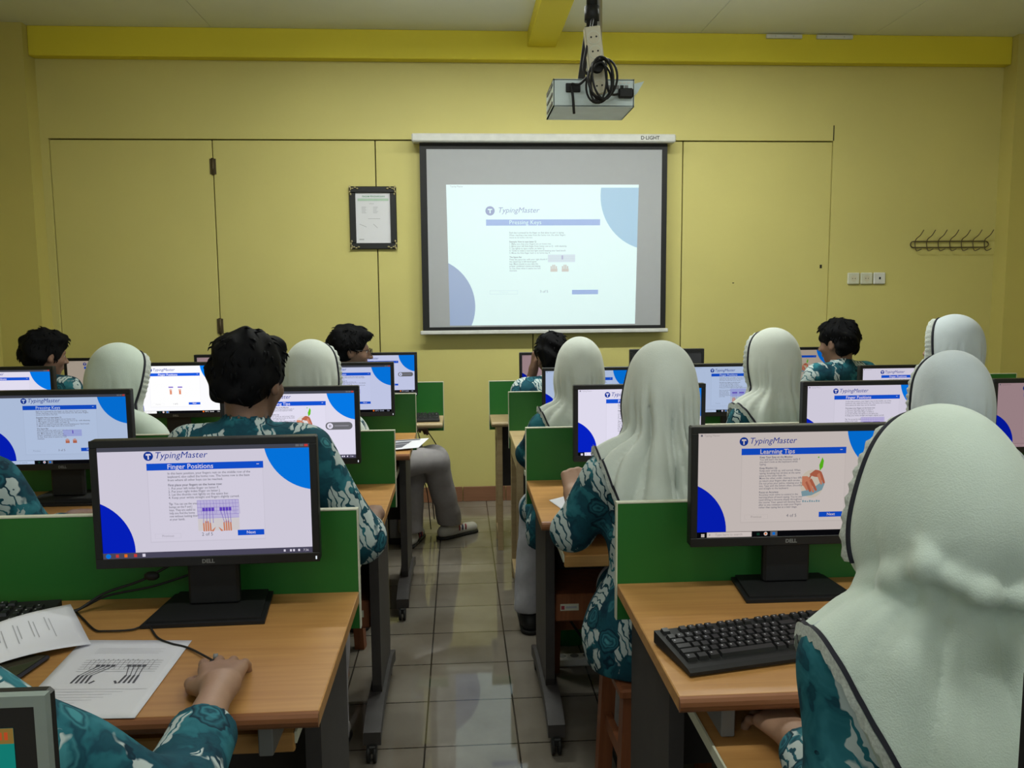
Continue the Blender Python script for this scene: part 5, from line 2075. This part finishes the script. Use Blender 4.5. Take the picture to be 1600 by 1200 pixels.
add_person('the girl in the long cape', 1033, 532, 2.22, face=2, label='girl in a white hijab whose long folded cape hangs over her back by the aisle', girl=True, hyaw=-3, hpitch=.12, lean=.10,
           vox=.0055, seed=14, hem=(.55, 4.05), hij='white', group=G_HIJ, foldamp=.022, sh=.158,
           arms={'L': ((.305, 2.24, .785), (.335, 2.40, .845), (.10, .75, .65), dict(sleeve=.40, fore=.13, r0=.030, curl=(.9, 1.2, .7), vox=.003))},
           knees={'L': ((.50, 2.50, .52), (.50, 2.42, .095), (.50, 2.56, .04))})
add_person('the girl at far right second row', 1488, 547, 2.28, face=0, label='girl in a bluish white hijab right behind the nearest girl', girl=True, hyaw=0, hpitch=.12, lean=.10,
           vox=.0065, seed=15, hij='blue', group=G_HIJ, foldamp=.017, hscale=1.04)
add_person('the boy at the left edge', -100, 560, 2.22, face=-10, label='boy at the left edge of whom only a batik sleeve shows', girl=False, vox=.008, seed=16, group=G_BOY, skin=M_SKIN_D, lean=.12,
           arms={'R': ((-1.09, 2.18, .80), (-1.15, 2.48, .79), (-.1, 1, -.05), dict(sleeve=.6))})
add_person('the bowed girl', 184, 536, 3.32, face=-12, label='girl in a white hijab bowing her head beside the brightest screen', girl=True, hyaw=-28, hpitch=.38, lean=.16,
           vox=.0075, seed=17, hij='green', group=G_HIJ, foldamp=.007)
add_person('the girl between two boys', 487, 530, 3.30, face=-8, label='girl in a white hijab between the big-haired boy and the boy with glasses', girl=True, hyaw=-22, hpitch=.12, lean=.10,
           vox=.0075, seed=18, hij='white', group=G_HIJ, arms={'R': ((-.40, 3.38, .79), (-.46, 3.64, .70), (-.1, 1, -.05), dict(sleeve=.9))})
add_person('the girl by the right aisle', 905, 526, 3.28, face=4, label='girl in a white hijab with navy piping beside the green divider right of the aisle', girl=True, hyaw=-4, hpitch=.12, lean=.10,
           vox=.0075, seed=19, hem=(.62, 3.6), hij='white', group=G_HIJ,
           arms={'L': ((.285, 3.34, .79), (.36, 3.60, .70), (.1, 1, -.05), dict(sleeve=.9))},
           knees={'L': ((.33, 3.52, .52), (.285, 3.46, .095), (.28, 3.60, .04))})
add_person('the girl right of centre', 1207, 512, 3.30, face=14, label='girl in a white hijab left of the short-haired boy at right', girl=True, hyaw=12, hpitch=.14, lean=.10,
           vox=.0075, seed=20, hem=(.66, 2.8), hij='white', group=G_HIJ, foldamp=.009)
add_person('the girl at far right third row', 1490, 491, 3.34, face=16, label='girl in a white hijab farthest right against the yellow wall', girl=True, hyaw=22, hpitch=.12, lean=.10,
           vox=.0075, seed=21, hij='blue', group=G_HIJ)
add_person('the boy at left front row', 68, 513, 4.46, face=-18, label='boy with black hair at far left looking right', girl=False, hyaw=-24, hpitch=.15, lean=.10,
           vox=.008, seed=22, group=G_BOY, skin=M_SKIN_D, hscale=1.0)
add_person('the boy with glasses', 547, 507, 4.46, face=-38, label='boy wearing glasses with one leg stretched into the aisle', girl=False, hyaw=-38, hpitch=.10, lean=.10,
           vox=.008, seed=23, group=G_BOY, skin=M_SKIN_D, glasses=True, custom='striped_shoe',
           knees={'R': ((-.15, 4.62, .52), (-.075, 4.84, .105), (.07, 4.94, .04)), 'L': ((-.28, 4.72, .52), (-.30, 4.70, .095), (-.26, 4.84, .04))})
add_person('the boy leaning on his hand', 862, 519, 4.46, face=6, label='boy leaning his cheek on his left hand just right of the aisle', girl=False, hyaw=8, hpitch=.18, lean=.12, hroll=-.06,
           vox=.008, seed=24, group=G_BOY, skin=M_SKIN_D, hscale=.98,
           arms={'L': ((.35, 4.62, .80), (.41, 4.60, 1.02), (.06, .1, 1), dict(sleeve=.15, curl=(1.0, 1.3, .8), up=(-1, 0, 0), fore=.08))})
add_person('the short-haired boy', 1310, 496, 4.46, face=18, label='boy with short black hair at right turned slightly left', girl=False, hyaw=16, hpitch=.12, lean=.08,
           vox=.0075, seed=25, group=G_BOY, skin=M_SKIN_D, hscale=1.02)

# ---- stools (one built, the others copies)
s0 = empty('stool')
m = MB().box((-.165, -.15, .425), (.165, .15, .452), M_STOOLW, .006)
m.build('seat', s0)
for sx in (-1, 1):
    for sy in (-1, 1):
        x, y = sx*.135, sy*.12
        m = MB()
        m.add([(x*k+dx, y*k+dy, z) for k, z in ((1.12, 0.), (1., .425)) for dx, dy in ((-.02, -.02), (.02, -.02), (.02, .02), (-.02, .02))],
              [(0, 3, 2, 1), (4, 5, 6, 7), (0, 1, 5, 4), (1, 2, 6, 5), (2, 3, 7, 6), (3, 0, 4, 7)], M_STOOLW)
        m.build('leg', s0)
m = MB()
for sy in (-1, 1):
    m.box((-.14, sy*.124-.009, .16), (.14, sy*.124+.009, .20), M_STOOLW)
    m.box((-.135, sy*.122-.009, .375), (.135, sy*.122+.009, .425), M_STOOLW)
for sx in (-1, 1):
    m.box((sx*.14-.009, -.13, .22), (sx*.14+.009, .13, .26), M_STOOLW)
m.build('stretcher', s0)
for i, (x, y, rz, who) in enumerate(SEATS):
    o = s0 if i == 0 else copy_tree(s0)
    o.location = (x, y, 0)
    o.rotation_euler = (0, 0, rz)
    tag(o, 'red-brown wooden stool under '+who, 'stool', 'wooden stools')

# ------------------------------------------------------------------ small things on the desks
# keyboard on the front right desk
def make_keyboard(loc, rz, label, full=True, w=.44, d=.155):
    r = empty('keyboard', loc, rz, label, 'keyboard')
    m = MB()
    m.prism([(-d/2, .004), (d/2, .004), (d/2, .028), (-d/2+.01, .014), (-d/2, .010)], 0, -w/2, w/2, M_BLACK2)
    m.build('case', r)
    m = MB()
    lg = MB()
    rows = [(.062, [(0, 1), (2, 1), (3, 1), (4, 1), (5, 1), (6.5, 1), (7.5, 1), (8.5, 1), (9.5, 1), (11, 1), (12, 1), (13, 1), (14, 1)]),
            (.036, [(k, 1) for k in range(13)]+[(13, 2)]), (.017, [(0, 1.5)]+[(1.5+k, 1) for k in range(12)]+[(13.5, 1.5)]),
            (-.002, [(0, 1.75)]+[(1.75+k, 1) for k in range(11)]+[(12.75, 2.25)]), (-.021, [(0, 2.25)]+[(2.25+k, 1) for k in range(10)]+[(12.25, 2.75)]),
            (-.040, [(0, 1.25), (1.25, 1.25), (2.5, 1.25), (3.75, 6.25), (10, 1.25), (11.25, 1.25), (12.5, 1.25), (13.75, 1.25)])]
    u = .0188
    rr = random.Random(2)
    for yy, ks in rows:
        zz = .012+(yy+d/2)/d*.014
        ks = [(k, s, 0) for k, s in ks]+([(15.4+k, 1, 0) for k in range(3)] if yy in (.062, .036, .017) else [(15.4, 1, 0), (16.4, 1, 0), (17.4, 1, 0)] if yy == -.040 else [(16.4, 1, 0)] if yy == -.021 else [])
        if yy < .06:
            ks += [(18.8+k, 1, 0) for k in range(4)]
        for k, s, _ in ks:
            x0 = -w/2+.010+k*u
            x1 = x0+s*u-.0022
            if x1 > w/2-.004:
                continue
            a, b_, c_, e_ = x0, x1, yy-.0075, yy+.0095
            vs_ = [(a, c_, zz), (b_, c_, zz), (b_, e_, zz+.0015), (a, e_, zz+.0015), (a+.002, c_+.0025, zz+.008), (b_-.002, c_+.0025, zz+.008), (b_-.002, e_-.002, zz+.010), (a+.002, e_-.002, zz+.010)]
            m.add(vs_, [(4, 5, 6, 7), (0, 1, 5, 4), (1, 2, 6, 5), (2, 3, 7, 6), (3, 0, 4, 7)], M_BLACK)
            if s < 1.6 and rr.random() < .85:
                lg.add([(a+.005, c_+.008, zz+.0096), (a+.008, c_+.008, zz+.0096), (a+.008, c_+.0115, zz+.0100), (a+.005, c_+.0115, zz+.0100)], [(0, 1, 2, 3)], M_INKL)
    ko = m.build('keys', r)
    lg.build('key_legends', ko)
    return r


make_keyboard((.607, 1.530, DESK_Z), math.radians(11.5), 'black full-size keyboard on the front right desk')
make_keyboard((-1.10, 1.74, DESK_Z), math.radians(6), 'black keyboard at the left frame edge behind the curled paper')
k3 = make_keyboard((-.30, 4.66, .735), math.radians(3), 'black keyboard on the frontmost desk left of the aisle', w=.36)

# mouse under the hand
ms = empty('computer_mouse', (-.452, 1.468, DESK_Z), math.radians(9), 'black mouse under the hand on the front left desk', 'mouse')
def fm(P):
    return np.maximum(sd_ell(P, (0, 0, .006), (.030, .054, .029)), .001-P[:, 2])
mesh_np('shell', [surface(fm, (-.05, -.07, -.01), (.05, .07, .05), .003)], [M_BLACK2], ms)
MB().cyl((-.004, .030, .0335), (.004, .030, .0335), .006, M_GREY, 12).build('scroll_wheel', ms)
m = MB()
z = DESK_Z+.004
def on_desk(px, py, zz=z):
    q = W(px, py, 1.)
    t = (zz-EYE)/(q[2]-EYE)
    return (q[0]*t, q[1]*t, zz)


pts = [(-.460, 1.522, z+.006)]+[on_desk(*q) for q in ((296, 1013), (266, 1005), (246, 996), (234, 979), (228, 976), (205, 984), (165, 986), (148, 984), (131, 968), (118, 955))]

m.tube(catmull(pts, 8), .0022, M_BLACK2, 6)
tag(m.build('mouse_cable'), 'thin black mouse cable winding over the front left desk', 'cable')
m = MB()
m.tube(catmull([(-.56, 1.885, 1.0-.12), (-.64, 1.87, .85), (-.72, 1.86, .81), (-.80, 1.85, .785), (-.86, 1.80, .757), (-.95, 1.74, .756), (-1.10, 1.70, .756)], 8), .0035, M_BLACK2, 6)
m.ball((-.70, 1.862, .818), (.018, .009, .011), M_BLACK2, 10)
tag(m.build('video_cable'), 'black cable with a ferrite bead running left from the front left monitor', 'cable')
m = MB()
m.tube(catmull([(-.60, 1.88, .82), (-.70, 1.875, .79), (-.80, 1.86, .775), (-.86, 1.82, .757), (-.98, 1.76, .756)], 8), .0030, M_BLACK2, 6)
tag(m.build('power_cable'), 'lower black cable behind the front left monitor', 'cable')
m = MB()
m.tube(catmull([(.86, 1.885, .90), (.92, 1.88, .85), (1.0, 1.87, .82), (1.1, 1.86, .76)], 8), .0030, M_BLACK2, 6)
tag(m.build('video_cable'), 'black cable behind the Learning Tips monitor', 'cable')


def paper(corners, n=14, lift=None):
    """a sheet spanned by TL TR BR BL, with a height function lift(u, v)"""
    c = [Vector(p) for p in corners]
    vs_, fs = [], []
    for j in range(n+1):
        for i in range(n+1):
            u, v = i/n, j/n
            p = c[0].lerp(c[1], u).lerp(c[3].lerp(c[2], u), v)
            vs_.append((p.x, p.y, p.z+(lift(u, v) if lift else 0)))
    for j in range(n):
        for i in range(n):
            a = j*(n+1)+i
            fs.append((a, a+n+1, a+n+2, a+1))
    return vs_, fs, c


def on_sheet(c, lift=None, dz=.0006):
    def fn(x, y, l, w=.21, h=.297):
        u, v = x/w, y/h
        p = c[0].lerp(c[1], u).lerp(c[3].lerp(c[2], u), v)
        return (p.x, p.y, p.z+dz+l*.0001+(lift(u, v) if lift else 0))
    return fn


def sheet_art():
    f = Flat(.21, .297)
    for k in range(4):
        f.rect(.22, .13+.022*k, .82-.03*(k % 2), .1325+.022*k, 0, M_INKL)
    for k in range(6):
        f.line((.20, .30+.030*k), (.88, .30+.030*k), .0007, 0, M_INK)
    for k in range(14):
        x = .25+.043*k
        f.line((x, .30), (x, .42), .0006, 0, M_INK)
        f.text('1234567890-=+/'[k], x+.008, .298, .022, 0, M_INK)
    for q, ox in ((0, .33), (1, .60)):
        for k in range(4):
            f.rect(ox+.044*k, .36, ox+.036+.044*k, .385, 1, M_INK)
            hx = (.26 if q == 0 else .66)+.035*k
            f.line((ox+.02+.044*k, .385), (hx, .50), .0016, 1, M_INK)
            f.line((hx, .50), (hx-.012+.006*k, .60), .0042, 1, M_INK)
        tx = .43 if q == 0 else .60
        f.line((tx, .57), (tx-.03 if q == 0 else tx+.03, .605), .004, 1, M_INK)
    for k, wd in enumerate((.80, .62, .55, .50, .42, .30)):
        f.rect(.12, .67+.032*k, .12+wd, .6725+.032*k, 0, M_INKL)
    return f


def sheet(name, label, corners, lift=None, art=True):
    r = empty(name, corners[3], 0, label, 'paper')
    o3 = Vector(corners[3])
    vs_, fs, c = paper(corners, 14, lift)
    m = MB().add([tuple(Vector(v)-o3) for v in vs_], fs, M_PAPER, True)
    sh_ = m.build('sheet', r)
    sm = sh_.modifiers.new('thickness', 'SOLIDIFY')
    sm.thickness = .0003
    if art:
        m = MB()
        g = on_sheet(c, lift)
        (sheet_art() if art is True else art).to(m, lambda x, y, l: tuple(Vector(g(x, y, l))-o3))
        m.build('printing', sh_)
    return r


z = DESK_Z+.002
sheet('printed_worksheet', 'white worksheet with a printed keyboard and hands diagram beside the mouse hand',
      [(-.772, 1.672, z), (-.549, 1.652, z), (-.545, 1.342, z), (-.755, 1.352, z)])
fa_ = Flat(.21, .297)
for k in range(6):
    fa_.rect(.15+.12*k, .2, .158+.12*k, .70-.08*(k % 3), 0, M_INKL)
    fa_.rect(.18+.12*k, .25, .187+.12*k, .6+.06*(k % 3), 0, M_INKL)
sheet('curled_worksheet', 'curling white paper at the left edge of the front left desk',
      [(-1.02, 1.62, z), (-.845, 1.785, z), (-.742, 1.640, z), (-.93, 1.49, z)], lambda u, v: .004+.030*(1-v)*(.4+.6*u)+.012*math.sin(u*3.1), art=fa_)
sheet('paper_sheet', 'white paper under the hand of the girl in the long cape', [(.292, 2.72, z), (.46, 2.86, z), (.55, 2.70, z), (.33, 2.56, z)], art=None)
sheet('printed_worksheet', 'printed sheet lying behind the green divider at the left edge', [(-1.30, 2.66, z), (-1.09, 2.66, z), (-1.13, 2.50, z), (-1.36, 2.50, z)])
sheet('printed_page', 'page with a dark photo print overhanging the third-row desk corner',
      [(-.40, 3.90, z+.002), (-.15, 3.90, z+.014), (-.19, 3.68, z+.010), (-.40, 3.64, z+.002)], art=(lambda F: (F.rect(.03, .04, .85, .16, 0, M_INK), F.poly([(.01, .08), (.15, .07), (.13, .25), (.01, .27)], 0, M_INK), F.rect(.1, .45, .7, .5, 1, M_INKL), F)[-1])(Flat(.21, .297)))
ph_ = empty('smartphone', (-.842, 1.520, DESK_Z), math.radians(-8), 'black smartphone lying at the left edge of the front left desk', 'phone')
MB().box((-.037, -.075, .001), (.037, .075, .010), M_BLACK, .004).build('case', ph_)
MB().box((-.030, -.068, .0100), (.030, .068, .0104), plain('phone_glass', (.05, .045, .03), .12)).build('screen', ph_)
# bag / pouch between row one divider and the monitor at the left
pch = empty('pencil_pouch', (-1.03, 2.66, DESK_Z), .3, 'navy pouch beside the sheet behind the left divider', 'pouch')
MB().box((-.09, -.05, .0), (.09, .05, .045), M_BAG, .016).build('pouch_body', pch)
MB().tube([(-.08, 0, .046), (.08, 0, .046)], .003, M_METAL, 6).build('zip', pch)

# tower, cables, bin and strip under the desks
tw = empty('computer_tower', (-.34, 4.90, .30), 0, 'dark computer tower under the frontmost left desk beside the hanging cables', 'computer tower')
MB().box((-.09, -.18, -.30), (.09, .18, .14), M_BLACK, .006).build('case', tw)
MB().box((-.08, -.186, -.26), (.08, -.180, .10), M_GREY, .003).build('front_panel', tw)
m = MB()
for k, (a, b_) in enumerate((((-.33, 4.80, .72), (-.22, 4.95, .30)), ((-.27, 4.80, .72), (-.20, 5.0, .40)), ((-.24, 4.80, .72), (-.10, 5.05, .20)))):
    mid = ((a[0]+b_[0])/2+(-.05, .02, .05)[k], a[1]+.05, .50)
    m.tube(catmull([a, mid, b_, (b_[0]+.03, b_[1], .02+.05*k)], 8), .0032, M_BLACK2, 6)
tag(m.build('hanging_cables'), 'black cables hanging below the frontmost left desk', 'cable')
m = MB()
m.tube(catmull([(.33, 2.98, .68), (.36, 2.95, .34), (.42, 2.93, .20), (.52, 2.95, .09), (.62, 2.95, .01)], 8), .005, M_BLACK2, 6)
m.tube(catmull([(.44, 2.98, .68), (.44, 2.93, .36), (.46, 2.92, .20), (.53, 2.93, .10)], 8), .005, M_BLACK2, 6)
tag(m.build('hanging_cables'), 'black cables hanging below the second-row desk right of the aisle', 'cable')
bn = empty('plastic_bin', (.44, 3.32, 0), 0, 'green plastic bin on the floor under the right desks', 'bin')
m = MB()
n = 24
pr = [(.085, .002), (.10, .17), (.108, .17), (.108, .18), (.097, .18), (.080, .01)]
vs_ = [(r_*math.cos(2*math.pi*k/n), r_*.8*math.sin(2*math.pi*k/n), z_) for r_, z_ in pr for k in range(n)]
fs = [(j*n+k, j*n+(k+1) % n, (j+1)*n+(k+1) % n, (j+1)*n+k) for j in range(len(pr)-1) for k in range(n)]+[list(range(n))[::-1], [(len(pr)-1)*n+k for k in range(n)]]
m.add(vs_, fs, M_GREENPL, True)
m.build('bucket', bn)
ps = empty('power_strip', (.43, 3.09, 0), 0, 'white power strip on the tiles under the right desks', 'power strip')
MB().box((-.13, -.025, .0), (.10, .025, .035), M_WHITEPL, .006).build('body', ps)
m = MB()
for k in range(4):
    m.cyl((-.10+.05*k, 0, .0352), (-.10+.05*k, 0, .0358), .017, M_GREY, 16)
m.build('socket', ps)
